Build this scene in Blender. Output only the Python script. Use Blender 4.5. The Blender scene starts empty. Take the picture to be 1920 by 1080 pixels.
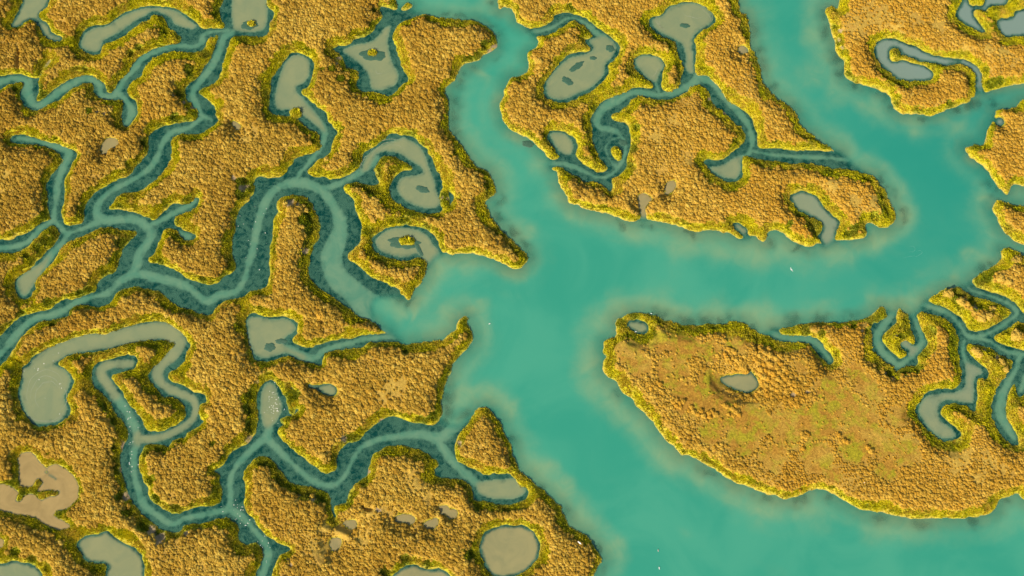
import bpy, math, random
import numpy as np
C = bpy.context.scene.collection
rng = np.random.default_rng(7)
random.seed(7)

# ------------------------------------------------------------------ camera
TILT = math.radians(12.0)
HFOV = math.radians(45.0)
DIST = 290.0
cam_pos = np.array([0.0, -DIST*math.sin(TILT), DIST*math.cos(TILT)])
TH = math.tan(HFOV/2)

def ground(px, py, z=0.5):
    """photograph pixel -> point of the marsh at height z (metres)"""
    px = np.asarray(px, float); py = np.asarray(py, float)
    xc = (px-960.0)/960.0*TH
    yc = -(py-540.0)/960.0*TH
    dx = xc
    dy = yc*math.cos(TILT)+math.sin(TILT)
    dz = yc*math.sin(TILT)-math.cos(TILT)
    t = (z-cam_pos[2])/dz
    return cam_pos[0]+dx*t, cam_pos[1]+dy*t

PX = 2*DIST*TH/1920.0          # metres per pixel of the photograph

def P(s):
    return [tuple(float(v) for v in p.split(',')) for p in s.split()]

# ------------------------------------------------------------------ traced outlines (photograph pixels)
RIVER = P("742,-250 742,0 762,4 776,9 765,20 790,24 812,30 830,33 862,35 890,37 910,47 926,63 932,82 924,94 905,101 895,112 870,119 858,135 850,152 833,165 838,182 840,200 840,225 843,247 862,268 877,290 892,310 913,320 926,340 928,362 910,377 916,395 930,417 950,440 972,460 987,477 990,486 972,503 955,500 938,491 917,482 885,474 850,476 835,472 818,480 803,500 792,525 776,543 767,562 755,556 700,560 700,600 720,616 734,622 745,634 757,645 780,643 805,639 827,639 840,627 855,617 857,607 866,595 875,592 877,608 885,622 886,635 877,652 860,667 850,682 842,700 835,715 830,735 827,752 829,772 825,787 845,800 875,790 895,767 905,764 915,762 925,775 940,792 943,808 960,837 960,845 967,865 975,882 992,895 1007,912 1025,925 1037,937 1052,950 1056,965 1067,985 1085,997 1105,1010 1120,1032 1130,1047 1122,1060 1115,1075 1108,1085 1100,1120 1150,1200 1250,1500 2200,1500 2150,985 2050,962 1980,950 1930,940 1910,926 1885,931 1875,937 1865,957 1845,966 1825,970 1790,972 1752,972 1720,971 1690,969 1660,961 1630,957 1612,954 1600,947 1580,936 1565,926 1550,919 1520,917 1505,927 1490,932 1472,935 1460,931 1440,925 1420,920 1400,910 1380,905 1360,895 1345,882 1327,872 1315,865 1295,855 1275,850 1265,835 1257,830 1235,808 1225,790 1215,780 1195,762 1185,747 1167,735 1157,715 1145,710 1132,695 1132,680 1137,665 1132,660 1130,647 1135,637 1150,631 1157,625 1155,610 1157,597 1167,594 1180,587 1192,585 1210,587 1222,590 1235,594 1252,600 1275,607 1305,609 1335,607 1360,607 1375,602 1395,605 1410,615 1425,625 1440,627 1448,616 1460,617 1477,614 1497,609 1522,605 1552,606 1577,605 1600,600 1620,597 1635,590 1645,580 1655,575 1664,582 1682,588 1685,577 1695,584 1705,590 1720,590 1730,575 1735,566 1742,562 1755,552 1772,542 1782,540 1800,536 1810,537 1822,527 1837,515 1850,505 1870,495 1877,482 1880,467 1890,464 1907,470 1920,477 1975,495 1975,470 1920,456 1905,450 1890,440 1877,425 1872,410 1862,390 1870,375 1880,376 1895,380 1920,385 1965,388 1965,345 1920,347 1900,345 1894,360 1887,364 1877,352 1865,337 1855,320 1840,307 1822,294 1810,280 1812,275 1830,271 1845,270 1850,260 1855,240 1865,225 1870,207 1890,204 1910,197 1920,187 2000,182 2200,190 2200,140 2000,146 1920,155 1890,160 1865,167 1850,172 1837,170 1827,180 1810,192 1795,197 1772,205 1747,215 1715,212 1690,211 1677,200 1670,182 1657,170 1635,162 1610,155 1590,145 1582,127 1585,112 1570,100 1567,80 1560,62 1555,37 1547,17 1562,7 1575,0 1600,-250 1370,-250 1385,0 1400,25 1407,57 1407,82 1417,105 1427,132 1430,150 1440,165 1455,182 1477,195 1495,215 1505,237 1522,252 1547,270 1565,280 1580,287 1610,318 1640,330 1650,345 1662,357 1667,375 1677,392 1681,407 1672,420 1660,426 1647,424 1637,417 1625,417 1622,425 1627,432 1624,442 1612,446 1590,449 1567,450 1550,462 1537,455 1522,462 1502,457 1485,450 1475,440 1460,431 1445,430 1440,440 1434,452 1425,448 1410,440 1404,446 1395,444 1385,445 1370,437 1350,434 1330,430 1310,434 1292,430 1265,421 1235,414 1212,410 1204,410 1197,411 1180,414 1160,406 1140,399 1115,394 1095,390 1082,382 1067,379 1062,365 1052,350 1045,332 1045,322 1032,314 1032,299 1027,292 1017,280 1005,270 990,257 967,246 947,230 940,210 937,195 945,180 947,165 957,147 975,142 992,130 990,110 992,97 1010,85 1005,67 990,57 985,50 970,40 965,28 960,15 942,10 935,0 940,-250")

NW_NET = P("480,331 474,345 476,357 462,380 451,386 442,410 440,430 435,447 435,482 442,495 435,510 422,515 405,530 390,532 370,527 350,520 330,507 312,497 295,492 279,490 280,482 290,472 295,457 302,445 306,430 310,422 325,427 335,432 340,445 355,451 366,445 362,437 347,432 335,425 327,417 327,407 337,402 357,395 370,382 375,370 365,369 362,377 350,382 332,380 317,385 302,400 295,410 287,414 275,407 250,397 225,392 202,391 210,380 222,367 235,361 262,357 275,347 292,335 305,322 315,307 322,290 322,270 320,265 332,252 370,250 387,242 410,227 405,217 402,200 387,185 372,172 380,165 397,157 412,142 417,120 422,100 430,80 436,67 460,66 480,69 490,67 502,62 505,50 513,24 503,12 498,-10 495,-60 425,-60 419,-5 411,15 415,35 421,50 405,51 385,53 375,56 362,60 358,70 375,74 389,68 400,64 409,66 402,87 395,107 380,125 375,140 360,150 347,162 347,182 360,197 370,210 367,222 345,226 315,232 295,240 280,250 277,265 277,277 272,292 250,315 240,327 220,335 197,347 180,357 165,375 157,390 156,412 140,420 127,421 117,410 114,395 120,370 120,340 132,312 142,292 140,282 117,275 110,270 75,262 55,254 25,252 17,257 20,267 57,270 82,274 102,282 115,297 110,312 95,325 86,347 87,370 89,395 92,410 75,417 57,430 32,442 17,449 0,447 -60,440 -60,482 0,475 22,474 50,462 60,450 80,432 97,422 107,425 109,442 100,457 85,472 70,485 60,500 45,512 27,522 27,540 30,550 40,560 57,557 61,545 67,540 65,525 82,507 97,490 112,467 127,452 147,445 175,432 185,426 210,427 237,432 255,432 252,442 237,455 225,477 220,500 215,510 195,517 182,530 178,545 140,558 115,562 100,572 82,581 50,587 27,600 12,615 0,627 -60,680 -60,745 0,685 15,668 22,660 32,640 50,622 70,605 95,600 125,592 132,577 155,572 175,575 200,572 210,562 220,547 240,540 260,536 270,542 297,545 312,560 335,575 355,580 370,587 390,591 400,585 410,572 425,562 445,559 457,556 467,547 480,543 492,540 499,537 505,515 504,490 507,460 512,432 512,415 522,397 517,380 535,367 562,367 582,377 592,400 600,425 595,450 585,467 580,487 577,507 587,530 600,540 620,555 640,567 660,585 680,595 700,602 712,615 734,622 760,600 765,570 752,548 745,539 725,530 697,517 675,500 655,487 652,478 660,467 675,455 677,442 677,420 674,410 665,387 665,375 652,362 644,350 650,344 670,341 692,345 710,346 712,342 705,325 702,315 715,295 727,291 745,295 767,310 784,319 770,317 750,320 740,330 732,345 732,362 742,380 762,390 790,397 815,399 835,392 847,380 850,367 842,355 830,345 827,327 817,315 812,297 802,287 802,277 787,268 775,255 755,250 730,250 717,263 700,273 680,287 677,302 670,317 645,330 620,336 610,332 587,330 577,324 580,315 592,302 612,292 620,280 625,265 632,247 630,240 615,225 615,212 597,200 580,185 565,170 580,160 586,142 589,122 585,110 567,99 552,96 540,102 527,120 510,145 507,160 504,185 505,207 517,215 542,217 557,222 567,232 580,242 595,250 600,265 602,277 590,285 572,290 555,295 545,307 534,322 520,331 500,330")

SW_NET = P("835,770 825,787 810,797 792,795 772,789 750,782 730,780 703,795 687,810 670,825 650,832 640,840 632,850 632,867 627,882 612,887 600,882 587,872 570,857 555,845 535,830 522,815 522,805 535,795 525,790 530,782 547,780 555,772 547,775 540,765 535,745 527,732 525,725 517,715 505,712 495,717 487,725 482,740 482,770 482,800 475,817 462,832 450,837 432,847 425,860 412,877 400,882 410,890 410,905 415,922 412,940 400,947 370,950 345,957 325,962 300,950 280,935 277,915 265,892 260,867 265,847 275,835 300,834 315,838 325,825 345,820 350,812 372,800 382,790 375,782 370,770 375,757 386,755 386,745 375,737 355,730 337,720 317,712 315,700 330,692 345,680 347,665 357,650 352,640 342,627 327,615 312,606 287,601 262,607 237,612 212,620 195,627 175,625 150,629 120,640 95,650 72,660 60,667 50,680 41,687 40,710 32,732 37,757 42,772 52,785 65,800 87,800 107,795 127,782 134,770 125,752 127,737 135,725 137,712 130,700 120,690 107,685 110,677 132,664 162,662 187,657 217,650 240,642 262,639 300,636 320,640 327,642 322,655 305,672 290,687 277,702 280,715 295,732 305,742 327,745 340,755 347,770 342,787 322,800 295,809 275,805 265,785 252,767 235,747 225,730 212,715 204,710 210,702 230,697 247,692 257,682 256,670 245,664 230,665 207,672 180,680 172,690 170,710 175,725 195,742 207,760 220,780 232,792 237,808 238,822 228,840 224,860 228,890 235,910 242,935 262,960 287,982 312,997 335,997 345,985 370,982 400,975 425,972 440,980 447,992 445,1012 460,1022 475,1020 480,1015 491,1035 488,1060 478,1075 470,1130 500,1130 510,1075 515,1060 525,1042 545,1033 540,1025 520,1017 495,1000 480,980 467,965 457,945 460,915 455,892 462,877 480,858 492,854 507,862 525,880 540,902 562,910 590,915 605,920 615,927 619,940 622,960 627,975 630,965 627,950 640,945 652,942 652,932 657,920 670,905 685,895 692,880 697,860 700,852 712,845 727,837 750,835 775,840 795,847 812,860 822,867 815,880 817,892 840,897 865,900 880,910 887,925 892,937 920,942 950,947 970,943 985,937 992,930 990,917 975,912 960,892 955,887 930,888 910,890 895,882 877,875 860,865 854,852 855,832 862,815 870,805 885,785 895,767 905,764 915,762 925,775 930,750 900,720 850,740")

CREEK2 = P("734,621 710,624 680,627 655,635 630,636 605,641 587,650 572,650 552,642 545,635 555,627 559,612 552,600 535,592 505,594 487,589 480,586 468,588 460,597 462,627 468,650 474,668 480,676 505,676 527,670 545,667 562,676 585,682 600,686 605,680 607,665 620,657 642,656 660,655 680,650 695,641 717,641 740,640 757,645 770,640 790,625 760,610")

POND_K = P("776,9 765,15 742,17 730,12 712,10 710,17 717,30 705,42 700,55 685,67 665,72 652,82 630,86 625,94 640,105 650,125 670,130 672,142 667,155 677,170 695,172 710,175 727,179 742,170 755,157 765,147 757,132 750,110 745,95 737,72 739,60 745,45 762,35 790,25 800,5")

POND_LL = P("696,456 701,441 717,430 740,423 767,421 792,426 808,433 819,443 823,458 831,470 842,478 835,500 812,515 802,503 800,492 793,484 784,481 770,487 745,487 720,482 703,472")
NW_TOP = P("0,140 15,139 32,136 50,141 70,145 72,160 70,180 66,191 75,187 92,172 110,160 130,147 150,141 172,142 187,150 197,160 200,172 207,174 217,160 225,147 240,137 245,122 260,107 280,95 307,85 332,80 340,75 330,60 315,52 310,37 300,29 285,27 275,37 255,47 240,60 220,72 197,80 190,90 187,100 172,100 155,95 147,87 150,67 160,52 175,46 197,44 212,35 225,25 250,15 275,10 312,11 335,16 350,27 367,40 375,50 385,52 405,51 405,66 389,70 385,85 375,95 350,96 325,95 300,102 282,112 270,127 265,142 250,150 240,160 236,172 245,182 255,192 255,215 247,230 237,239 230,232 227,217 230,195 225,185 212,186 200,186 185,182 175,172 175,160 167,154 145,160 125,172 112,185 97,192 82,200 65,206 47,200 37,185 37,172 45,152 27,155 12,160 0,167 -60,180 -60,145")

POND_C = P("40,-40 40,0 32,20 20,42 20,49 35,49 47,39 62,36 72,50 82,67 97,76 115,76 120,71 110,65 97,59 87,42 72,30 77,20 90,5 92,-40")
POND_J = P("987,50 1010,50 1032,40 1045,25 1067,22 1085,27 1105,37 1120,50 1135,60 1152,72 1164,87 1157,105 1150,115 1140,121 1143,132 1132,150 1115,167 1090,180 1070,189 1052,192 1032,186 1020,180 1019,160 1027,145 1042,125 1060,105 1080,96 1102,94 1107,90 1097,80 1100,72 1112,67 1102,55 1090,44 1075,37 1060,47 1045,55 1027,65 1005,67 985,62")
N_NET = P("1032,299 1045,297 1047,293 1042,282 1032,270 1026,258 1027,247 1035,242 1057,245 1070,252 1080,262 1084,275 1081,288 1090,302 1105,312 1120,321 1135,320 1141,314 1135,307 1122,292 1117,277 1112,262 1110,240 1107,220 1115,207 1127,192 1150,180 1175,172 1185,162 1200,162 1222,164 1225,160 1222,152 1205,142 1192,132 1187,117 1192,107 1207,100 1225,102 1242,110 1249,122 1242,135 1242,150 1242,165 1252,172 1272,162 1277,145 1282,125 1272,105 1270,87 1262,77 1247,70 1230,62 1217,45 1220,32 1240,27 1250,15 1270,5 1292,2 1315,7 1332,20 1342,32 1337,45 1317,57 1302,72 1306,87 1305,110 1305,137 1325,142 1337,152 1350,165 1355,175 1370,192 1400,210 1412,227 1420,250 1422,273 1440,277 1465,277 1490,281 1540,281 1580,287 1640,300 1650,335 1640,330 1610,321 1580,315 1547,312 1525,307 1502,305 1485,307 1460,301 1440,301 1425,297 1410,294 1395,292 1392,312 1394,330 1382,340 1365,340 1350,335 1332,320 1320,304 1327,297 1350,300 1365,290 1385,275 1395,265 1397,250 1387,237 1372,225 1357,207 1337,195 1330,175 1317,160 1297,160 1285,172 1260,185 1230,186 1210,180 1200,177 1185,185 1182,192 1170,202 1147,217 1160,225 1177,232 1182,250 1185,265 1182,275 1177,295 1174,315 1160,329 1147,337 1150,347 1145,360 1135,350 1115,341 1092,339 1085,329 1065,322 1047,311 1032,314 1010,313 1010,300")
POND_Q = P("1481,366 1490,361 1505,357 1525,362 1537,372 1545,387 1560,400 1576,415 1572,427 1567,442 1566,460 1550,468 1540,452 1535,442 1542,430 1541,417 1530,410 1512,400 1495,392 1485,377")
POND_S = P("1372,417 1385,417 1400,427 1405,440 1409,455 1397,450 1393,441 1382,432")
POND_S2 = P("1197,370 1207,362 1220,370 1217,380 1210,390 1211,400 1213,415 1202,415 1203,402 1199,388")
POND_S3 = P("1250,345 1258,338 1267,342 1266,352 1257,361 1248,362")
POND_N = P("1386,88 1393,86 1401,91 1402,97 1393,99 1385,95")
POND_G = P("1647,75 1657,71 1677,71 1697,77 1722,87 1740,97 1765,104 1795,109 1810,110 1830,122 1842,140 1842,160 1850,172 1845,185 1832,180 1830,150 1830,135 1815,122 1800,119 1772,122 1750,117 1727,114 1710,107 1692,102 1687,92 1677,87 1670,95 1670,107 1677,114 1692,111 1712,115 1735,122 1750,132 1752,142 1742,150 1720,152 1690,149 1670,137 1652,120 1641,100 1640,87")
CREEK_H = P("1805,-40 1805,0 1797,15 1795,30 1807,42 1825,52 1842,61 1850,60 1842,47 1830,30 1827,20 1837,16 1850,20 1860,10 1890,5 1897,-40 1846,-40 1843,0 1832,5 1821,0 1818,-40")
POND_I = P("1975,10 1920,15 1905,20 1897,30 1872,35 1870,42 1877,60 1890,69 1905,66 1920,66 1980,72")
POND_R = P("1869,222 1877,219 1884,226 1882,233 1874,235 1868,230")
INLET = P("1438,614 1460,620 1470,628 1502,629 1525,632 1540,640 1547,652 1560,665 1566,677 1557,685 1550,680 1537,667 1527,655 1517,645 1490,641 1460,639 1440,630 1428,618")
U_CREEK = P("1664,578 1662,597 1647,602 1637,607 1634,622 1635,640 1637,657 1652,672 1670,682 1677,690 1681,697 1686,691 1702,687 1717,686 1725,680 1722,672 1727,660 1740,647 1737,632 1727,617 1722,600 1720,586 1705,584 1706,602 1709,617 1715,630 1717,640 1712,645 1705,640 1695,639 1689,647 1692,655 1702,660 1701,667 1692,672 1680,665 1665,650 1656,637 1657,627 1670,617 1680,605 1682,590 1682,578")
POND_E = P("1802,632 1797,652 1801,680 1803,702 1802,720 1790,727 1765,727 1745,732 1733,742 1722,757 1717,772 1727,790 1740,807 1752,817 1765,825 1782,828 1797,825 1805,815 1800,806 1777,787 1765,775 1767,765 1782,757 1800,757 1815,762 1826,773 1831,768 1835,735 1834,712 1840,707 1850,710 1856,702 1852,690 1840,680 1825,667 1814,652 1815,640")
MUD_POND = P("35,857 45,850 57,847 67,860 77,870 84,880 82,885 95,895 104,900 103,896 92,889 87,883 90,875 102,871 117,877 135,892 145,912 144,932 132,945 120,955 102,960 99,968 112,975 130,985 120,992 100,989 82,980 62,969 32,965 7,957 -50,940 -50,895 0,907 17,912 32,920 32,927 25,940 37,942 45,930 62,927 75,937 95,932 112,925 107,920 82,920 67,920 80,906 67,897 60,910 47,912 37,905 35,887")
POND_L3 = P("142,1022 150,1010 165,1002 185,1000 197,994 212,1005 230,1015 250,1027 265,1042 270,1062 270,1085 262,1130 200,1130 197,1075 202,1062 192,1057 175,1056 157,1050 150,1035")
POND_L4 = P("-60,1060 0,1057 25,1050 45,1054 65,1062 77,1075 84,1095 80,1130 -60,1130")
POND_L5 = P("-30,1006 0,1008 6,1016 3,1026 -30,1032")
POND_B = P("902,1012 910,997 930,987 955,984 975,984 997,992 1009,1010 1013,1030 1007,1050 992,1067 972,1079 950,1084 930,1082 915,1072 905,1050 899,1030")
POND_BB = P("730,1090 745,1070 760,1062 777,1059 792,1064 810,1067 830,1067 845,1080 855,1110 835,1140 745,1140")
POOL1 = P("644,980 652,975 665,977 667,987 661,992 650,988")
POOL2 = P("742,972 752,965 768,966 778,972 777,978 770,984 758,979 744,978")
POOL3 = P("795,983 806,976 818,972 822,980 818,987 804,991")
POOL4 = P("825,950 836,948 842,956 850,956 857,960 855,970 846,970 838,966 828,962")
POOL5 = P("620,1013 630,1009 639,1012 636,1026 625,1033 618,1022")
POOL_G = P("577,720 590,722 600,722 612,719 625,722 631,732 627,741 610,740 600,733 588,727 577,726")
POOL_R = P("1351,707 1360,704 1385,701 1402,700 1407,694 1407,685 1409,694 1420,710 1424,722 1415,732 1395,736 1372,727 1355,717")
POOL_T = P("1176,602 1185,600 1205,601 1216,610 1215,622 1202,627 1190,622 1177,612")
POOL_M1 = P("190,287 191,272 200,260 212,258 220,265 215,275 204,279 196,289")
POOL_M2 = P("434,228 441,228 450,236 447,241 440,238")

# variable width creeks: x,y,half width
CREEK_E = [P("1722,572,9 1745,578,10 1770,585,10 1790,598,11 1803,615,12 1812,628,13 1830,632,12 1850,627,10 1872,616,9 1893,602,9 1908,588,9 1900,573,9 1880,562,9 1855,553,9 1828,545,10 1812,535,10 1806,525,10"),
           P("1825,632,10 1855,641,10 1880,655,11 1900,663,12 1930,672,13 1990,690,14"),
           P("1918,675,12 1903,700,11 1888,720,10 1877,745,13 1873,770,13 1880,795,12 1895,815,12 1907,832,6"),
           P("1945,690,20 1925,715,16 1912,735,8 1908,745,4"),
           P("1908,588,9 1925,598,9 1970,600,9")]
CUTS = [P("38,98,2 35,118,2 33,138,2.5"), P("93,112,2 80,128,2 72,146,3"), P("678,949,2 690,955,2.5 699,954,1.5"), P("547,727,3 555,732,2 562,736,1.5"),
        P("1208,405,5 1204,420,5"), P("1168,737,1.5 1180,745,1.8 1192,756,1.5"), P("1200,765,1.5 1212,770,1.6 1222,774,1.2"), P("1322,858,1.2 1340,868,1.6 1360,880,1.4 1380,893,1.2"), P("1475,927,1.2 1500,916,1.5 1522,910,1.2"), P("1145,668,1.2 1150,655,1.8 1158,640,1.4"), P("835,880,1.2 868,870,1.4 885,862,1"), P("1242,365,2 1225,372,2.5 1213,382,2"), P("1421,628,1.5 1418,645,2 1420,660,1.5"),
        P("8,672,2 25,674,2 42,680,2"), P("335,427,4 322,424,4 306,420,5"), P("553,775,3 557,768,3"), P("838,880,2 870,868,1")]

ISLETS = [P("690,96 698,92 706,95 705,101 697,102 690,100"), P("750,447 760,443 772,446 776,452 770,458 758,458 750,454"),
          P("1150,280 1157,276 1163,284 1164,294 1159,298 1152,290"), P("463,42 470,38 477,41 476,47 468,48"),
          P("1892,752 1897,735 1902,727 1909,738 1914,760 1925,785 1930,802 1918,800 1907,790 1890,781 1886,770"),
          P("1820,-30 1822,0 1832,3 1842,0 1844,-30"), P("547,206 556,203 564,209 562,216 550,217"),
          P("826,370 832,356 838,362 840,378 836,388 830,384")]

# pale silty ribbons and pond fills inside the creek networks
RIB = [P("435,60,8 420,70,8 410,97,7 394,130,7 371,158,7 361,175,7 368,195,7 378,215,7 397,225,3"), P("378,222,6 350,241,6 325,246,6 308,262,7 300,280,6 291,302,7 276,320,6 250,337,6 225,349,5 200,364,6 186,380,7 181,400,8 194,412,9 225,412,8 250,412,8 270,420,9 284,436,10 277,455,9 262,475,9 256,500,10 250,512,9 222,530,6 200,550,6 172,557,6 145,566,6 122,580,6 98,590,6 68,596,6 45,612,6 25,635,7 7,657,7 -40,700,8"),
       P("250,512,10 275,516,9 312,525,9 350,537,8 372,555,7 390,566,8 410,554,7 440,547,7 458,525,6 466,495,6 474,468,8 481,432,8 489,400,8 504,368,9 525,350,9 555,342,10 585,347,10 610,365,10 628,390,10 638,420,13 630,455,18 620,485,20 632,520,20 665,550,22 700,580,26 745,605,28 790,610,30"),
       P("285,420,6 303,413,6 322,402,6 345,390,6 366,377,5"), P("335,435,4 352,443,6"), P("127,440,5 112,424,5 101,410,5 104,382,6 108,345,7 120,310,7 130,287,8 113,277,6 75,266,5 35,259,5"),
       P("101,413,5 75,430,5 50,455,5 15,464,5 -50,465,6"), P("125,438,5 150,430,5 175,420,6 192,412,7"), P("125,440,5 115,458,6 95,480,7 80,502,8 55,528,10 45,545,8"),
       P("-50,156,10 0,153,9 25,147,6 50,155,10 52,175,11 62,195,8 77,196,7 100,180,8 125,162,7 150,150,7 170,149,6 186,160,7 190,178,6 210,181,6 222,168,6 232,150,6 253,128,6 270,108,6 300,93,5 340,85,5 362,88,5 378,80,5 381,66,5 400,59,4 430,58,5"), P("222,175,5 240,192,5 246,210,8 238,230,5"),
       P("565,190,9 590,220,8 608,245,7 603,272,6 580,305,5 562,325,5 556,340,5"), P("705,297,7 683,318,6 650,338,6 620,350,6 598,352,6"),
       P("55,700,14 85,675,16 130,650,15 220,633,16 300,620,17 334,640,15 324,664,13 297,692,11 300,715,8 320,730,8 352,743,8 366,758,7 362,785,7 335,805,6 295,822,6 262,822,8"),
       P("245,682,8 205,684,9 189,700,10 212,735,9 238,772,9 257,815,8 251,850,6 251,880,6 258,915,6 270,945,6 300,970,6 325,983,6 355,970,6 400,961,6 428,953,6 432,925,6 432,900,6 442,875,6 465,850,7 485,832,8 502,815,8 504,780,8 506,735,9"),
       P("430,955,6 455,970,7 475,992,6 498,1020,6 502,1045,7 492,1080,7 480,1130,7"), P("498,818,8 528,850,6 560,880,5 590,904,6 622,910,6 645,895,5 660,865,6 680,838,6 712,824,6 750,817,7 790,814,9 822,822,10 848,805,10 880,775,9 915,750,14 935,730,16"),
       P("822,828,7 845,860,8 870,885,8 900,910,8 940,915,12 970,917,10"), P("540,655,9 568,667,8 592,670,6 610,656,6 650,645,5 690,635,5 742,631,5"),
       P("1310,140,9 1300,156,9 1270,172,8 1235,178,7 1190,173,7 1160,187,9 1135,200,10 1120,222,8 1125,238,6 1150,245,6 1166,257,3 1172,275,2.5 1170,295,3 1160,312,3 1145,328,3 1122,333,3 1095,322,4 1065,309,5 1030,307,5 1000,308,5"), P("1157,314,3 1140,294,2 1136,275,2 1148,262,2 1166,256,2"),
       P("1310,145,9 1335,155,7 1355,180,6 1388,213,7 1407,243,6 1410,272,5 1402,290,5 1380,298,6"), P("1410,282,5 1450,291,4 1500,294,4 1560,297,4 1620,306,4"), P("1228,150,4 1236,175,5"),
       P("1674,588,6 1655,612,6 1646,628,7 1648,650,7 1666,671,7 1685,684,6 1705,672,6 1718,656,6 1730,640,7 1722,615,5 1711,590,5"), P("1735,572,4 1775,586,4 1796,605,4 1812,628,5 1830,632,6 1860,622,4 1890,603,3.5 1907,588,3.5 1896,573,3.5 1862,557,3 1820,543,2 1810,525,2"),
       P("1832,632,5 1857,641,4 1885,658,4 1930,668,5 1980,684,8"), P("1808,640,4 1805,660,4 1812,680,5"), P("1913,668,5 1903,697,4 1888,720,6 1877,748,9 1875,770,9 1885,795,9 1902,822,5"), P("1942,690,14 1925,712,9 1914,732,4"),
       P("1000,60,5 1035,52,5 1062,36,4 1082,36,4 1105,50,6 1130,72,9"), P("1440,622,5 1480,634,6 1518,636,7 1540,652,7 1556,675,5"), P("1558,462,8 1555,440,9 1556,420,9"), P("1806,115,4 1830,130,3.5 1837,150,3.5 1840,172,4")]
FILL = [P("1692,650 1690,640 1700,636 1712,648 1722,650 1715,665 1704,668 1703,655"), P("152,87 157,66 176,52 200,48 226,32 250,21 280,14 312,16 335,22 352,36 370,48 360,55 330,47 318,33 290,21 272,30 250,42 226,60 196,76 186,95 170,97"), P("440,-20 492,-20 502,20 500,45 490,58 450,60 435,45"), P("540,110 555,103 570,105 582,118 580,140 570,155 555,167 572,190 590,210 607,235 610,248 598,240 575,222 545,207 522,206 514,190 519,160 528,130"),
        P("745,262 760,258 785,273 798,293 805,315 815,335 820,360 828,378 818,390 795,390 765,380 747,362 744,347 755,332 785,327 793,318 770,302 745,287 715,285 700,297 690,320 678,318 688,292 712,273"),
        P("703,452 718,436 742,427 770,428 798,438 812,458 826,475 828,495 812,508 802,496 792,483 780,477 762,483 738,480 714,471"),
        P("642,96 665,84 700,75 718,55 733,48 728,75 733,110 747,140 742,158 720,168 697,166 690,140 668,115"),
        P("464,598 485,594 510,598 535,597 551,606 554,620 538,630 530,642 545,655 572,666 570,676 540,662 505,671 482,668 468,645"),
        P("48,690 90,683 118,690 132,708 128,730 120,745 128,768 110,790 70,795 50,778 38,740 45,710"), P("895,905 940,898 968,898 986,920 965,935 930,936 900,928"),
        P("490,735 500,718 515,720 522,740 530,762 522,785 508,800 494,800 488,770"), P("1222,37 1243,28 1258,12 1292,5 1320,12 1338,32 1328,48 1301,68 1300,110 1300,138 1285,130 1285,105 1278,83 1250,66 1232,57"),
        P("1191,117 1197,107 1210,104 1235,108 1245,122 1236,140 1228,155 1207,140"), P("1032,250 1055,249 1070,260 1076,278 1068,291 1050,285 1038,268"),
        P("1330,315 1355,308 1375,296 1389,293 1388,325 1376,336 1354,332"), P("1812,680 1835,688 1842,700 1827,711 1826,750 1815,757 1775,750 1760,765 1765,788 1785,804 1793,818 1770,822 1750,812 1726,782 1724,760 1742,740 1790,735 1808,725 1810,700"),
        P("32,525 75,493 92,478 85,500 62,537 45,555"), P("1105,75 1135,68 1155,85 1150,105 1135,122 1132,140 1112,162 1085,175 1055,187 1028,180 1024,158 1034,140 1065,110 1100,100 1112,90")]

SPOT = []   # dark water-weed patches: x,y,rx,ry,angle
WEED_THINGS = [(785,467,3.5,13,25,'narrow weed spit joining the islet of the curled pond to its south bank'),
    (699,103,19,10,0,'dark weed bed around the grassy islet west of the top river bend'), (757,455,22,10,0,'dark weed bed around the islet of the small curled pond'), (468,47,13,8,0,'dark weed bed around the islet in the pond at the top left'),
    (1081,125,13,5,40,"long dark weed patch, the upper of two in the pond beside the north creek"), (1064,152,9,6,-35,"round dark weed patch, the lower of two in the pond beside the north creek"),
    (1144,91,7,6,0,"small round weed patch below the narrow inlet of the northern pond"), (1112,109,5,3.5,0,"tiny weed patch in the middle of the northern pond"),
    (792,355,11,5,-12,"weed patch alone in the round heart-shaped pond"), (1284,48,8,4,0,"dark weed smudge in the bulb-shaped pond at the top"),
    (506,651,9,6,5,"round weed patch in the pale pond left of the small creek"), (527,640,9,4,-5,"weed tongue reaching into the pale pond left of the small creek"),
    (1168,268,7,5,0,"weed clump inside the looping creek"), (990,270,10,5,-15,"dark weed bank in the channel off the northern marsh tip")]
WBLOB = P("905,46,9 930,72,9 928,102,7 882,126,12 866,158,13 858,195,14 853,225,12 856,245,8 930,372,8 938,402,10 955,432,9 985,468,9 918,3,10 830,28,8 868,34,8 893,38,8 1425,50,14 1420,90,12 1430,120,10 1440,160,10 1472,202,11 1512,252,9 1548,30,10 1552,68,12 1565,105,12 1582,136,10 1612,164,9 1652,183,8 1667,196,8 1730,217,6 1790,206,9 1830,196,12 1862,184,10 1652,336,8 1668,358,8 1685,397,8 1690,408,7 1855,337,7 1870,352,7 1880,480,8 1862,495,9 1842,508,7 1300,440,7 1160,414,6 1218,417,6 1447,452,9 1555,456,7 1500,462,6 1245,593,10 1285,600,10 1320,602,10 1355,600,9 1400,608,8 1482,606,10 1540,598,10 1592,594,9 1150,745,8 1160,708,5 1330,882,12 1382,912,10 1440,932,8 1500,938,10 1560,935,10 1645,967,13 1725,980,12 1830,980,10 1880,948,10 962,825,8 1000,915,8 1060,972,10 1112,1022,8 1135,1056,9 845,735,12 850,765,10 866,775,8 838,795,8 745,555,8 757,562,6 610,400,12 610,500,14 625,545,10 475,480,10 490,500,10 690,440,12 700,470,8 780,440,8 830,345,10 640,150,10 690,150,12 750,120,10 1115,290,10 1180,300,8 1125,260,9 650,330,8 560,230,8")
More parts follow.
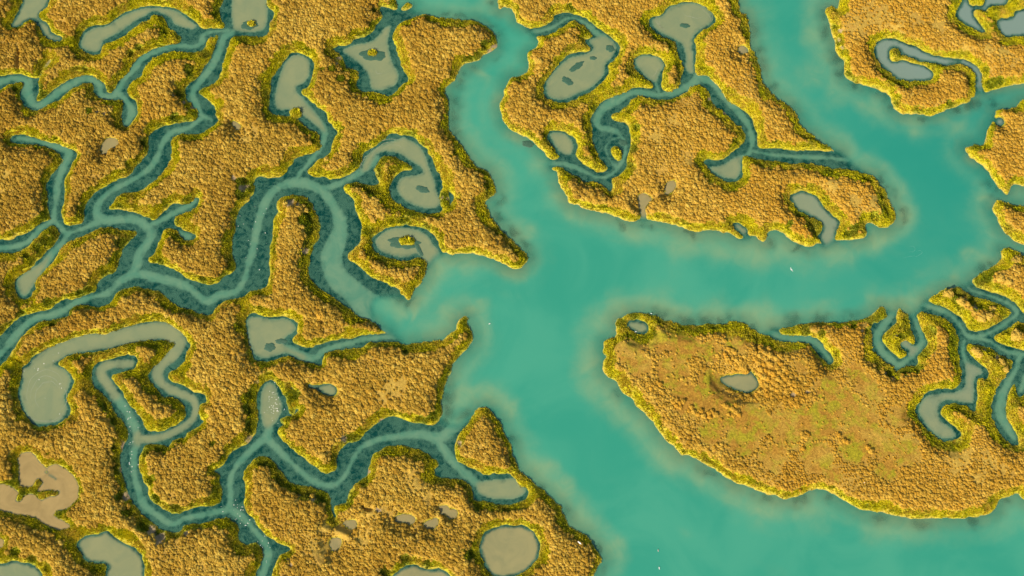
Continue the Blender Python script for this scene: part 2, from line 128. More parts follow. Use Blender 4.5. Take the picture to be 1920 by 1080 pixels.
SAND = P("968,508,12 980,495,9 898,570,9 884,584,9 872,598,8 768,572,9 765,585,9 1045,385,12 1070,400,10 1180,425,16 1290,455,25 1360,470,25 1420,480,30 1480,480,25 1560,478,25 1640,450,22 1690,400,16 1660,350,12 1635,320,12 1110,690,22 1125,740,22 1150,770,20 1205,800,22 1260,860,25 1310,900,28 840,700,14 845,760,25 880,745,18 915,740,14 990,440,14 1010,300,14 970,250,12 930,180,10 905,140,10 1110,600,22 1160,580,18 1260,575,25 1340,580,20 1440,590,18 1560,580,20 1650,562,14 1690,565,14 1715,560,12 1780,525,14 1830,480,14 1830,300,14 1850,370,12 1510,60,18 1520,130,20 1560,190,22 1640,215,20 1720,235,18 1800,225,16 1020,880,14 1060,920,14 1105,970,16 1150,1030,18 950,770,12 1640,990,25 1720,1000,25 1530,960,25 1440,950,20 1380,930,20 690,610,14 820,600,25 730,570,14 830,500,18 870,490,16")
# wide green lower-marsh zones: x,y,radius
GREEN = P("585,430,14 580,455,12 570,410,12 575,485,9 380,150,14 370,165,12 355,130,9 335,175,9 455,345,12 450,365,10 850,290,6 915,345,9 918,365,8 895,105,9 880,112,9 840,170,7 845,215,6 640,150,9 625,130,8 520,160,10 515,200,9 505,190,8 605,130,4 712,300,9 705,325,9 770,255,9 720,268,9 700,360,12 690,350,10 760,415,9 800,425,7 700,450,9 690,435,9 660,345,5 790,270,5 830,370,9 545,745,10 540,765,9 555,740,8 525,790,6 660,825,12 700,815,12 740,800,12 790,790,10 810,780,8 840,735,8 835,770,7 845,700,6 215,840,6 220,880,8 225,930,9 240,960,9 270,985,10 300,1000,9 330,1000,8 340,985,7 420,925,12 430,880,10 445,850,9 400,940,12 330,955,10 290,935,9 285,900,9 275,845,9 300,838,9 215,790,9 200,760,8 400,830,6 470,800,9 465,770,9 470,740,7 490,865,10 530,900,12 570,925,14 600,935,10 545,905,10 650,935,10 680,900,9 805,850,8 770,838,7 830,895,8 870,905,9 900,950,8 950,950,8 60,600,9 130,585,8 100,605,8 90,565,8 40,590,7 230,545,5 280,550,7 350,575,7 185,560,6 150,550,7 165,545,9 200,515,9 225,455,9 240,445,7 97,430,9 85,450,9 70,465,8 50,480,6 330,440,4 1240,600,9 1190,590,9 1165,605,8 1280,612,6 1340,612,6 1480,622,8 1510,620,8 1540,625,7 1600,610,7 1640,600,12 1655,590,9 1625,620,5 1700,600,7 1690,630,6 1665,700,7 1695,695,8 1720,690,8 1735,665,8 1745,620,9 1790,640,8 1795,680,6 1735,760,10 1840,640,7 1870,660,7 1895,690,7 1795,560,12 1830,570,12 1860,570,9 1880,590,7 1760,575,6 1890,620,7 1850,520,9 1835,530,7 1860,505,7 1340,165,6 1360,190,8 1390,240,7 1380,265,6 1330,190,5 1100,170,6 1115,200,7 1170,195,8 1180,210,6 1190,280,8 1195,240,7 1180,310,6 1260,180,5 1040,50,8 1070,15,8 1110,45,7 1140,70,7 1470,290,4 1560,320,5 1625,335,7 1655,365,7 1660,400,8 1640,405,8 1600,430,9 1590,440,7 1500,400,9 1520,425,9 1540,405,4 1530,440,7 1480,420,6 1590,140,7 1600,150,6 1640,165,6 1680,195,6 1720,205,7 1780,195,7 1820,150,7 1825,130,5 1860,155,9 1875,150,8 1850,130,6 1565,50,6 1570,80,6 75,165,8 80,180,8 30,165,7 205,165,6 185,145,4 160,130,5 300,90,6 260,90,6 245,100,7 270,110,5 170,210,7 235,170,4 360,95,9 385,100,8 310,60,5 340,70,8 900,35,5 910,85,7 755,10,6 735,8,6 700,20,5 690,60,7 675,65,6 90,850,4 60,930,8 45,925,7 20,908,7 110,965,6 330,220,8 300,235,6 350,225,6 310,260,6 270,270,7 260,300,7 90,345,5 85,380,5 80,410,5 235,40,5 460,345,9 120,400,5 125,350,4 200,390,4 225,385,5 285,405,5 350,375,6 330,415,5 420,520,7 380,525,7 430,500,6 300,490,6 590,470,8 585,500,6 160,1055,8 180,1062,9 915,1000,5 905,1030,5 990,1000,5 1010,1020,4 880,1040,9 760,1050,9 800,1055,7 720,1070,9 30,1035,8 60,1050,8 90,1065,7 190,1000,4 1125,1040,5 1115,1020,5 1050,955,5 555,640,4 600,650,4 640,650,7 720,635,6 760,660,4 690,655,5 610,640,6 470,660,5 460,640,5 450,610,5 1395,720,1")
MUD = P("925,85,6 920,95,5 570,470,6 545,380,7 560,385,6 590,390,5 480,715,4 838,372,3 465,215,1 470,825,7 655,850,5 645,825,5 620,895,3 690,885,4 680,890,3 710,955,4 715,790,5 740,790,5 230,835,6 228,880,6 234,930,8 285,995,8 300,1008,7 310,345,1 462,350,6 455,355,6 1415,275,2 1380,210,4 1360,210,4 1840,255,9 1835,265,7 1615,620,3 1617,645,3 1625,665,3 1640,685,3 1660,700,3 1675,708,3 1575,60,5 1580,90,5 1575,75,5 1330,185,3 1486,742,4 1512,737,4 1680,630,4 1805,560,5 1825,575,5 1845,655,4 1870,670,4 345,192,4 327,180,4 440,335,4 195,215,4 185,212,4 380,440,1 375,990,4 350,1000,4 545,1060,4 540,1050,4 505,25,4 507,35,3 620,180,3 830,370,3 635,110,5 633,120,4 700,860,1 862,830,4 1765,80,1 360,200,3 560,930,5 590,935,4 480,560,1")
MEADOW = P("460,258,22 480,250,18 740,728,24 720,745,16 755,715,14 600,1035,25 640,1000,22 680,1015,18 700,960,20 730,965,16 610,990,12 770,890,16 800,930,12 780,910,14 1640,30,34 1600,50,28 1680,60,22 1720,40,20 1760,50,16 1810,95,12 1880,100,14 1900,115,14 1610,180,1 1230,260,16 1260,230,12 1290,300,14 1640,430,8 1600,380,16 1640,380,16 1610,400,12 1560,350,12 120,250,8 15,330,8 5,360,8 250,160,4 600,590,3 1850,95,12 1900,60,2 1800,860,25 1850,870,20 1830,900,15 1880,880,12 1700,830,20 900,840,6 380,1060,6 150,900,3 930,835,5")
REDM = P("1180,660,26 1230,640,26 1200,690,22 1280,650,30 1330,660,24 1260,700,34 1330,720,30 1380,640,22 1290,750,34 1350,770,38 1410,790,38 1470,800,40 1530,790,40 1580,760,36 1550,730,26 1620,790,34 1600,840,34 1530,860,32 1450,860,30 1390,830,30 1330,810,24 1650,830,30 1680,780,22 1640,740,20 1600,700,18 1660,880,22 1560,890,16 1450,690,14 1700,850,24 1500,690,14 1620,720,20")

# ------------------------------------------------------------------ metric grid
RES = 0.25
X0, X1, Y0, Y1 = -158.0, 158.0, -98.0, 108.0
xs = np.arange(X0, X1+1e-6, RES); ys = np.arange(Y0, Y1+1e-6, RES)
NX, NY = len(xs), len(ys)
GX, GY = np.meshgrid(xs, ys)

def catmull(pts, sub=4, closed=True):
    p = np.array(pts, float); n = len(p); out = []
    rngi = range(n) if closed else range(n-1)
    for i in rngi:
        if closed:
            a, b, c, d = p[(i-1) % n], p[i], p[(i+1) % n], p[(i+2) % n]
        else:
            a, b, c, d = p[max(i-1, 0)], p[i], p[i+1], p[min(i+2, n-1)]
        for k in range(sub):
            t = k/sub
            out.append(0.5*((2*b)+(c-a)*t+(2*a-5*b+4*c-d)*t*t+(3*b-a-3*c+d)*t**3))
    if not closed: out.append(p[-1])
    return np.array(out)

def to_m(pts, z=0.5):
    p = np.array(pts, float); q = p.copy()
    q[:, 0], q[:, 1] = ground(p[:, 0], p[:, 1], z)
    if p.shape[1] > 2: q[:, 2] = p[:, 2]*PX
    return q

def fill(poly):
    m = np.zeros((NY, NX), bool)
    px, py = poly[:, 0], poly[:, 1]
    n = len(px)
    for i in range(n):
        xa, ya, xb, yb = px[i], py[i], px[(i+1) % n], py[(i+1) % n]
        if ya == yb: continue
        if ya > yb: xa, ya, xb, yb = xb, yb, xa, ya
        r0 = max(0, int(math.ceil((ya-Y0)/RES))); r1 = min(NY-1, int(math.ceil((yb-Y0)/RES))-1)
        if r1 < r0: continue
        yy = ys[r0:r1+1]
        xc = xa+(yy-ya)*(xb-xa)/(yb-ya)
        ci = np.clip(np.ceil((xc-X0)/RES), 0, NX).astype(int)
        for r, c in zip(range(r0, r1+1), ci):
            m[r, c:] ^= True
    return m

def stroke(poly, out=None):
    """distance to a polyline with varying half width (negative inside), metres"""
    if out is None: out = np.full((NY, NX), 99.0, np.float32)
    for i in range(len(poly)-1):
        a, b = poly[i], poly[i+1]
        R = max(a[2], b[2])+3.0
        c0 = max(0, int((min(a[0], b[0])-R-X0)/RES)); c1 = min(NX, int((max(a[0], b[0])+R-X0)/RES)+2)
        r0 = max(0, int((min(a[1], b[1])-R-Y0)/RES)); r1 = min(NY, int((max(a[1], b[1])+R-Y0)/RES)+2)
        if c1 <= c0 or r1 <= r0: continue
        gx = GX[r0:r1, c0:c1]; gy = GY[r0:r1, c0:c1]
        dx, dy = b[0]-a[0], b[1]-a[1]; L = dx*dx+dy*dy+1e-9
        t = np.clip(((gx-a[0])*dx+(gy-a[1])*dy)/L, 0, 1)
        d = np.hypot(gx-a[0]-t*dx, gy-a[1]-t*dy)-(a[2]+t*(b[2]-a[2]))
        out[r0:r1, c0:c1] = np.minimum(out[r0:r1, c0:c1], d)
    return out

def edt(mask, R=64):
    """distance (m) of every True cell to the nearest False cell, capped"""
    g = np.full((NY, NX), R, np.float32); g[~mask] = 0
    for r in range(1, NY): g[r] = np.minimum(g[r], g[r-1]+1)
    for r in range(NY-2, -1, -1): g[r] = np.minimum(g[r], g[r+1]+1)
    g2 = g*g; best = g2.copy()
    for k in range(1, R):
        kk = float(k*k)
        best[:, k:] = np.minimum(best[:, k:], g2[:, :-k]+kk)
        best[:, :-k] = np.minimum(best[:, :-k], g2[:, k:]+kk)
    return np.sqrt(best)*RES

def blur(a, n=1):
    for _ in range(n):
        b = a.copy(); b[1:-1] = (a[:-2]+2*a[1:-1]+a[2:])/4
        a = b.copy(); a[:, 1:-1] = (b[:, :-2]+2*b[:, 1:-1]+b[:, 2:])/4
    return a

def vnoise(cell, seed):
    r = np.random.default_rng(seed)
    w = int((X1-X0)/cell)+4; h = int((Y1-Y0)/cell)+4
    L = r.random((h, w)).astype(np.float32)
    fx = (GX-X0)/cell; fy = (GY-Y0)/cell
    ix = fx.astype(int); iy = fy.astype(int)
    tx = fx-ix; ty = fy-iy
    tx = (tx*tx*(3-2*tx)).astype(np.float32); ty = (ty*ty*(3-2*ty)).astype(np.float32)
    return (L[iy, ix]*(1-tx)+L[iy, ix+1]*tx)*(1-ty)+(L[iy+1, ix]*(1-tx)+L[iy+1, ix+1]*tx)*ty

def fbm(cell, seed, oct=3):
    a, s, w = 0, 0, 1.0
    for o in range(oct):
        a = a+w*vnoise(cell/2**o, seed+o); s += w; w *= 0.55
    return (a/s-0.5)*2.0          # roughly -1..1

def sstep(a, b, x):
    t = np.clip((x-a)/(b-a), 0, 1); return t*t*(3-2*t)

def blobs(lst, soft=1.0):
    f = np.zeros((NY, NX), np.float32)
    for x, y, r in lst:
        cx, cy = ground(x, y); rr = r*PX*soft; R = rr*2.6
        c0 = max(0, int((cx-R-X0)/RES)); c1 = min(NX, int((cx+R-X0)/RES)+2)
        r0 = max(0, int((cy-R-Y0)/RES)); r1 = min(NY, int((cy+R-Y0)/RES)+2)
        if c1 <= c0 or r1 <= r0: continue
        d2 = (GX[r0:r1, c0:c1]-cx)**2+(GY[r0:r1, c0:c1]-cy)**2
        f[r0:r1, c0:c1] = np.maximum(f[r0:r1, c0:c1], np.exp(-d2/(rr*rr)))
    return f

def sample(Z, x, y):
    fx = np.clip((np.asarray(x)-X0)/RES, 0, NX-1.001); fy = np.clip((np.asarray(y)-Y0)/RES, 0, NY-1.001)
    ix = fx.astype(int); iy = fy.astype(int); tx = fx-ix; ty = fy-iy
    return (Z[iy, ix]*(1-tx)+Z[iy, ix+1]*tx)*(1-ty)+(Z[iy+1, ix]*(1-tx)+Z[iy+1, ix+1]*tx)*ty

SMALL = (POND_S2, POND_S3, POND_N, POND_R, POOL1, POOL2, POOL3, POOL4, POOL5, POOL_G, POOL_R, POOL_M1, POOL_M2)

# ---- the bodies of water: (name, outline, style, label)   style 0 river, 1 weedy creek, 2 pond, 3 tan mud pool
WATERS = [
 ('river', RIVER, 0, 'wide turquoise tidal river branching across the middle of the marsh'),
 ('tidal_creek', NW_NET, 1, 'winding weedy creek network joining the river from the upper left marsh'),
 ('tidal_creek', SW_NET, 1, 'winding creek network of the lower left marsh with a pale silty thread'),
 ('tidal_creek', CREEK2, 1, 'short creek from a pale pond between two pointed marsh peninsulas'),
 ('pond', POND_LL, 1, 'small curled pond with a grassy islet just left of the river junction'),
 ('tidal_creek', POND_K, 1, 'creek and pond with a small grassy islet west of the top river bend'),
 ('tidal_creek', NW_TOP, 1, 'thin meandering creek and long pond in the upper left corner'),
 ('tidal_creek', N_NET, 1, 'looping creek with bulb-shaped ponds crossing the north marsh island'),
 ('tidal_creek', POND_J, 1, 'oblong pond with dark weed patches and a creek to the top river bend'),
 ('pond', POND_C, 2, 'hook-shaped grey pond at the top left corner of the marsh'),
 ('pond', POND_Q, 2, 'slanting grey pond draining out through the blunt eastern marsh tip'),
 ('mud_pool', POND_S, 2, 'small silty pool by the bank draining into the main channel'),
 ('mud_pool', POND_S2, 3, 'tan mud pool with a narrow gap through the yellow bank'),
 ('mud_pool', POND_S3, 3, 'round tan mud pool alone in the golden shrubs'),
 ('mud_pool', POND_N, 3, 'tiny pale mud pool near the right river in the north marsh'),
 ('pond', POND_G, 2, 'spiral pond with a grassy tongue in the upper right marsh'),
 ('tidal_creek', CREEK_H, 2, 'forked blue grey creek at the top right edge'),
 ('pond', POND_I, 2, 'blue grey pond cut by the right edge of the photograph'),
 ('mud_pool', POND_R, 2, 'tiny pool on the right bank beside a bare mud patch'),
 ('tidal_creek', INLET, 1, 'short bent inlet along the top bank of the big meadow island'),
 ('tidal_creek', U_CREEK, 1, 'U-shaped creek around a grassy tongue near the right edge'),
 ('tidal_creek', POND_E, 1, 'creek widening into a hooked pond behind the big meadow island'),
 ('tidal_creek', CREEK_E, 1, 'narrow dark creeks forking between small islands at the right edge'),
 ('mud_pool', MUD_POND, 3, 'tan mud pond with branching grassy spurs in the lower left corner'),
 ('pond', POND_L3, 2, 'olive green pond against a yellow bank at the bottom left'),
 ('pond', POND_L4, 2, 'grey pond cut off by the bottom left corner'),
 ('mud_pool', POND_L5, 3, 'tiny mud pool at the left edge under the tan mud pond'),
 ('pond', POND_B, 2, 'round pale olive pond ringed by green grass at the bottom'),
 ('pond', POND_BB, 2, 'pale pond half cut off by the bottom edge'),
 ('mud_pool', POOL1, 3, 'small mud pool in dry shrubs, leftmost of four in a row'),
 ('mud_pool', POOL2, 3, 'small mud pool in dry shrubs, second of four in a row'),
 ('mud_pool', POOL3, 3, 'small mud pool in dry shrubs, third of four in a row'),
 ('mud_pool', POOL4, 3, 'ragged mud pool in dry shrubs, highest of four in a row'),
 ('mud_pool', POOL5, 3, 'dark brown mud pool below the row of small pools'),
 ('mud_pool', POOL_G, 2, 'small pool filled with bright green weed on the left peninsula'),
 ('pond', POOL_R, 2, 'murky green pool among orange bushes on the big meadow island'),
 ('pond', POOL_T, 2, 'small blue grey pool at the top corner of the big meadow island'),
 ('mud_pool', POOL_M1, 3, 'pinkish mud pool among shrubs west of the winding creek'),
 ('mud_pool', POOL_M2, 3, 'narrow mud pool east of the bend of the upper left creek'),
]
water = np.zeros((NY, NX), bool)
wid = np.full((NY, NX), -1, np.int16)
style = np.zeros((NY, NX), np.int8)
for k, (nm, poly, st, lab) in enumerate(WATERS):
    if poly is CREEK_E:
        d = None
        for c in poly: d = stroke(to_m(catmull(c, 5, False)), d)
        m = d < 0
    else:
        m = fill(to_m(catmull(poly, 4)))
    new = m & ~water if st else m
    wid[new] = k; style[new] = st; water |= m
cutd = None
for c in CUTS:
    if max(p[2] for p in c) >= 3: water |= stroke(to_m(catmull(c, 4, False))) < 0
    else: cutd = stroke(to_m(catmull(c, 4, False)), cutd)
small_islet = np.zeros_like(water)
for p in ISLETS:
    q = np.array(p); cen = q.mean(0); k_ = 1.35 if np.ptp(q[:, 0]) < 30 else 1.0
    m = fill(to_m(catmull((q-cen)*k_+cen, 4))); water &= ~m; small_islet |= m

dl = edt(~water); dw = edt(water)
sd = np.where(water, -dw+RES/2, dl-RES/2).astype(np.float32)
sd = blur(sd, 2)
n_a = fbm(1.6, 11); n_b = fbm(6.0, 21); n_c = fbm(18.0, 31); n_d = fbm(0.8, 41, 2)
tiny = np.isin(wid, [k for k, w in enumerate(WATERS) if any(w[1] is q for q in SMALL)])
sd = sd+0.28*n_a+0.20*n_d-0.28*tiny*(np.abs(sd) < 1.5)
# spread water ids under the banks
for _ in range(10):
    for sh, ax in ((1, 0), (-1, 0), (1, 1), (-1, 1)):
        r = np.roll(wid, sh, ax); st = np.roll(style, sh, ax)
        m = (wid < 0) & (r >= 0)
        wid[m] = r[m]; style[m] = st[m]

# ---- pale silt, weeds, sand
rib = None
for c in RIB: rib = stroke(to_m(catmull(c, 4, False), 0.0), rib)
for f in FILL:
    m = fill(to_m(catmull(f, 4), 0.0))
    e = edt(m, 24); rib = np.where(m, np.minimum(rib, -e), rib)
    o = edt(~m, 12); rib = np.minimum(rib, np.where(m, rib, o))
rib = rib+0.34*fbm(3.2, 51)+0.24*fbm(1.0, 61, 3)
pale = 1-sstep(-0.45, 0.35, rib); pale = np.maximum(0.9*pale, 1-sstep(-1.0, 0.3, rib))
pale = np.clip(pale-0.28*sstep(0.15, 0.7, fbm(2.0, 65))*sstep(-1.6, -0.2, rib), 0, 1)
standalone = (style == 2) | (style == 3)
pond_in = np.where(style == 3, sstep(-0.3, 0.15, -sd), sstep(0.15, 0.95, -sd+0.35*n_a))
pale = np.where(standalone, np.maximum(pale, pond_in), pale)
riverness = blur((style == 0).astype(np.float32)*1.0, 14)
wx_, wy_ = 3.0*fbm(4.0, 321), 3.0*fbm(4.0, 331)
wb = sample(blobs(WBLOB, 1.4), GX+wx_, GY+wy_)
weed_creek = np.clip((1-pale)*(1.05), 0, 1)
weed_river = np.clip(wb*1.3*(0.70+0.9*fbm(3.4, 71)), 0, 1)*sstep(6.0, 1.0, -sd)
shore = sstep(1.1, 0.0, -sd)*(0.5+0.5*fbm(4, 77))
weed_river = np.maximum(weed_river, 0.55*shore)
weed = weed_river*riverness+weed_creek*(1-riverness)
pale = pale*(1-riverness)
sand = blobs(SAND, 1.5)
wx_, wy_ = 4.0*fbm(7.0, 301), 4.0*fbm(7.0, 311)
sand = sample(sand, GX+wx_, GY+wy_)
# silt streaks drawn out along the current (noise averaged along the flow lines)
sm = blur(np.clip(sd, -12, 3), 30)[::2, ::2]
gy_, gx_ = np.gradient(sm); gl_ = np.hypot(gx_, gy_)+1e-3
ux, uy = -gy_/gl_, gx_/gl_
h2, w2 = sm.shape
nz = np.random.default_rng(5).random((h2, w2)).astype(np.float32); nz = blur(nz, 3)
nz2 = blur(np.random.default_rng(6).random((h2, w2)).astype(np.float32), 14)
nz = (nz-nz.mean())/nz.std()*0.5+(nz2-nz2.mean())/nz2.std()*0.8
iy0, ix0 = np.mgrid[0:h2, 0:w2]
acc = nz.copy(); cnt_ = 1
for sgn in (1, -1):
    px_, py_ = ix0.astype(np.float32), iy0.astype(np.float32)
    lx, ly = ux*sgn, uy*sgn
    for k in range(34):
        jx = np.clip(px_, 0, w2-1).astype(int); jy = np.clip(py_, 0, h2-1).astype(int)
        vx, vy = ux[jy, jx]*sgn, uy[jy, jx]*sgn
        f_ = np.where(vx*lx+vy*ly < 0, -1, 1); vx, vy = vx*f_, vy*f_
        px_ = px_+vx*1.2; py_ = py_+vy*1.2; lx, ly = vx, vy
        jx = np.clip(px_, 0, w2-1).astype(int); jy = np.clip(py_, 0, h2-1).astype(int)
        acc += nz[jy, jx]; cnt_ += 1
acc = blur(acc, 1); acc = (acc-acc.mean())/acc.std()
streak = sample(np.repeat(np.repeat(acc, 2, 0), 2, 1)[:NY, :NX] if (2*h2 >= NY and 2*w2 >= NX) else np.zeros((NY, NX)), GX, GY)
streak = blur(streak.astype(np.float32), 2)
shallow = sstep(10.5, 0.0, -sd+1.5*n_c)
sed = np.clip(0.30*sand+0.62*shallow*(0.75+0.25*n_c)+0.20*streak*(0.35+0.8*shallow)+0.10*n_c-0.02, 0, 1)*riverness
mudw = (style == 3).astype(np.float32)
for poly, v in ((POND_B, .40), (POND_BB, .40), (POND_L3, .15), (POOL_R, .30)):
    mudw[fill(to_m(catmull(poly, 4)))] = v
mudw = np.where(tiny > 0.4, np.minimum(mudw, 0.6), mudw)
mudw = blur(mudw, 2)

# ---- land zones: banks facing the north east slump gently, the others are steeper
sm = blur(sd, 8); gy_, gx_ = np.gradient(sm); gl_ = np.hypot(gx_, gy_)+1e-4
asp = blur(np.clip(-(gx_*0.72+gy_*0.69)/gl_, -1, 1), 6); asp = sstep(0.0, 0.8, asp+0.25*fbm(5.0, 401))
fw = 1.40+1.30*n_b+0.8*n_c+0.5*n_a          # width of the green fringe
tiny = np.isin(wid, [k for k, w in enumerate(WATERS) if any(w[1] is q for q in SMALL)])
tiny = blur(tiny.astype(np.float32), 6)
fw = fw*(1-0.75*tiny)-0.5*tiny
fw = np.clip(fw*(0.95+0.40*asp)+0.45*(1-asp)*(1-tiny), 0.2, 4.0)
gz = np.clip(blobs(GREEN, 1.15)*1.25+0.22*n_a+0.1*n_d, 0, 1)
green_zone = sstep(0.35, 0.62, gz)
fringe = np.maximum(1-sstep(fw-0.35, fw+0.35, sd+0.35*n_a), green_zone)
mudz = sstep(0.35, 0.7, blobs(MUD, 1.35)+0.40*n_a+0.25*n_d)
mead = 0.85*sstep(0.2, 1.0, blobs(MEADOW, 1.15)+0.30*n_b+0.25*n_a+0.1*n_d)
redm = sstep(0.25, 0.7, blobs(REDM, 1.1)+0.15*n_b+0.1*n_a)

# ---- height of the marsh and bed
bw = np.clip(fw+0.5, 1.5, 2.8)*(1-asp)+np.clip(fw+1.6, 2.8, 4.2)*asp
bank = 1.40*np.clip((sd+0.1)/(bw+0.1), 0, 1)**1.1-0.02
bank = np.where(standalone, bank*0.82, bank)
H = np.where(sd > 0, bank+0.16*sstep(1.2, 5, sd)+0.05*n_b*sstep(1, 3, sd), 0)
H = H-0.80*green_zone*sstep(0.4, 1.6, sd)*(1-0.75*sstep(1.5, 3.0, sd))
H = H-0.18*mudz*sstep(0.4, 1.2, sd)
H = H+(0.07*n_d+0.08*n_a)*sstep(0.1, 0.8, sd)
bed = -0.06-0.30*sstep(0, 1.6, -sd)-1.4*sstep(1.0, 9.0, -sd)*riverness-0.25*pale*(1-riverness)+0.10*weed*(0.5+0.5*n_d)
H = np.where(sd > 0.3, np.maximum(H-1.1*sstep(0.30, -0.05, cutd), 0.06), H)
H = np.where(sd > 0.0, np.maximum(H, -0.03), np.minimum(bed, -0.03))
H = blur(H.astype(np.float32), 1)

# ------------------------------------------------------------------ mesh from grid
def grid_mesh(name, facemask, Z, attrs, far=None):
    """facemask: (NY-1,NX-1) bool"""
    fr, fc = np.nonzero(facemask)
    v0 = fr*NX+fc
    quads = np.stack([v0, v0+1, v0+1+NX, v0+NX], 1)
    used = np.unique(quads)
    remap = np.full(NX*NY, -1, np.int64); remap[used] = np.arange(len(used))
    q = remap[quads]
    co = np.stack([GX.ravel()[used], GY.ravel()[used], Z.ravel()[used]], 1).astype(np.float32)
    if far is not None:
        gx = used % NX; gy = used//NX
        co[gx == 0, 0] = -far; co[gx == NX-1, 0] = far
        co[gy == 0, 1] = -far; co[gy == NY-1, 1] = far
    me = bpy.data.meshes.new(name)
    me.vertices.add(len(co)); me.vertices.foreach_set('co', co.ravel())
    me.loops.add(q.size); me.loops.foreach_set('vertex_index', q.ravel().astype(np.int32))
    me.polygons.add(len(q)); me.polygons.foreach_set('loop_start', (np.arange(len(q))*4).astype(np.int32))
    me.polygons.foreach_set('loop_total', np.full(len(q), 4, np.int32))
    me.polygons.foreach_set('use_smooth', np.ones(len(q), bool))
    me.update(calc_edges=True)
    for an, chans in attrs.items():
        a = me.attributes.new(an, 'FLOAT_COLOR', 'POINT')
        arr = np.ones((len(used), 4), np.float32)
        for i, ch in enumerate(chans): arr[:, i] = ch.ravel()[used]
        a.data.foreach_set('color', arr.ravel())
    o = bpy.data.objects.new(name, me); C.objects.link(o)
    return o

def tag(o, label, cat, kind=None, group=None):
    o['label'] = label; o['category'] = cat
    if kind: o['kind'] = kind
    if group: o['group'] = group
    return o

# ------------------------------------------------------------------ materials
def new_mat(name):
    m = bpy.data.materials.new(name); m.use_nodes = True
    nt = m.node_tree; nt.nodes.clear()
    return m, nt
class NB:
    def __init__(s, nt): s.nt = nt
    def n(s, t, **kw):
        nd = s.nt.nodes.new(t)
        for k, v in kw.items(): setattr(nd, k, v)
        return nd
    def link(s, a, b): s.nt.links.new(a, b)
    def val(s, sock, v):
        if isinstance(v, (int, float)): sock.default_value = v
        elif isinstance(v, tuple): sock.default_value = v if len(v) == 4 else (*v, 1)
        else: s.link(v, sock)
    def mix(s, f, a, b, blend='MIX'):
        nd = s.n('ShaderNodeMix', data_type='RGBA', blend_type=blend)
        s.val(nd.inputs[0], f); s.val(nd.inputs[6], a); s.val(nd.inputs[7], b)
        return nd.outputs[2]
    def math(s, op, a, b=0.0, c=None, clamp=False):
        nd = s.n('ShaderNodeMath', operation=op, use_clamp=clamp)
        s.val(nd.inputs[0], a); s.val(nd.inputs[1], b)
        if c is not None: s.val(nd.inputs[2], c)
        return nd.outputs[0]
    def noise(s, scale, detail=4, rough=0.6, dist=0.0, vec=None):
        nd = s.n('ShaderNodeTexNoise'); nd.inputs['Scale'].default_value = scale
        nd.inputs['Detail'].default_value = detail; nd.inputs['Roughness'].default_value = rough
        nd.inputs['Distortion'].default_value = dist
        if vec is not None: s.link(vec, nd.inputs['Vector'])
        return nd.outputs['Fac']
    def ramp(s, f, a, b):
        nd = s.n('ShaderNodeMapRange', interpolation_type='SMOOTHSTEP')
        s.val(nd.inputs[0], f); nd.inputs[1].default_value = a; nd.inputs[2].default_value = b
        return nd.outputs[0]
    def attr(s, name, typ='GEOMETRY'):
        nd = s.n('ShaderNodeAttribute', attribute_name=name, attribute_type=typ)
        return nd
    def sep(s, col):
        nd = s.n('ShaderNodeSeparateColor'); s.link(col, nd.inputs[0]); return nd.outputs
    def out(s, sh):
        o = s.n('ShaderNodeOutputMaterial'); s.link(sh, o.inputs['Surface'])
    def pos(s):
        return s.n('ShaderNodeNewGeometry').outputs['Position']

def srgb(r, g, b):
    f = lambda c: (c/255/12.92) if c/255 <= 0.04045 else ((c/255+0.055)/1.055)**2.4
    return (f(r), f(g), f(b), 1.0)

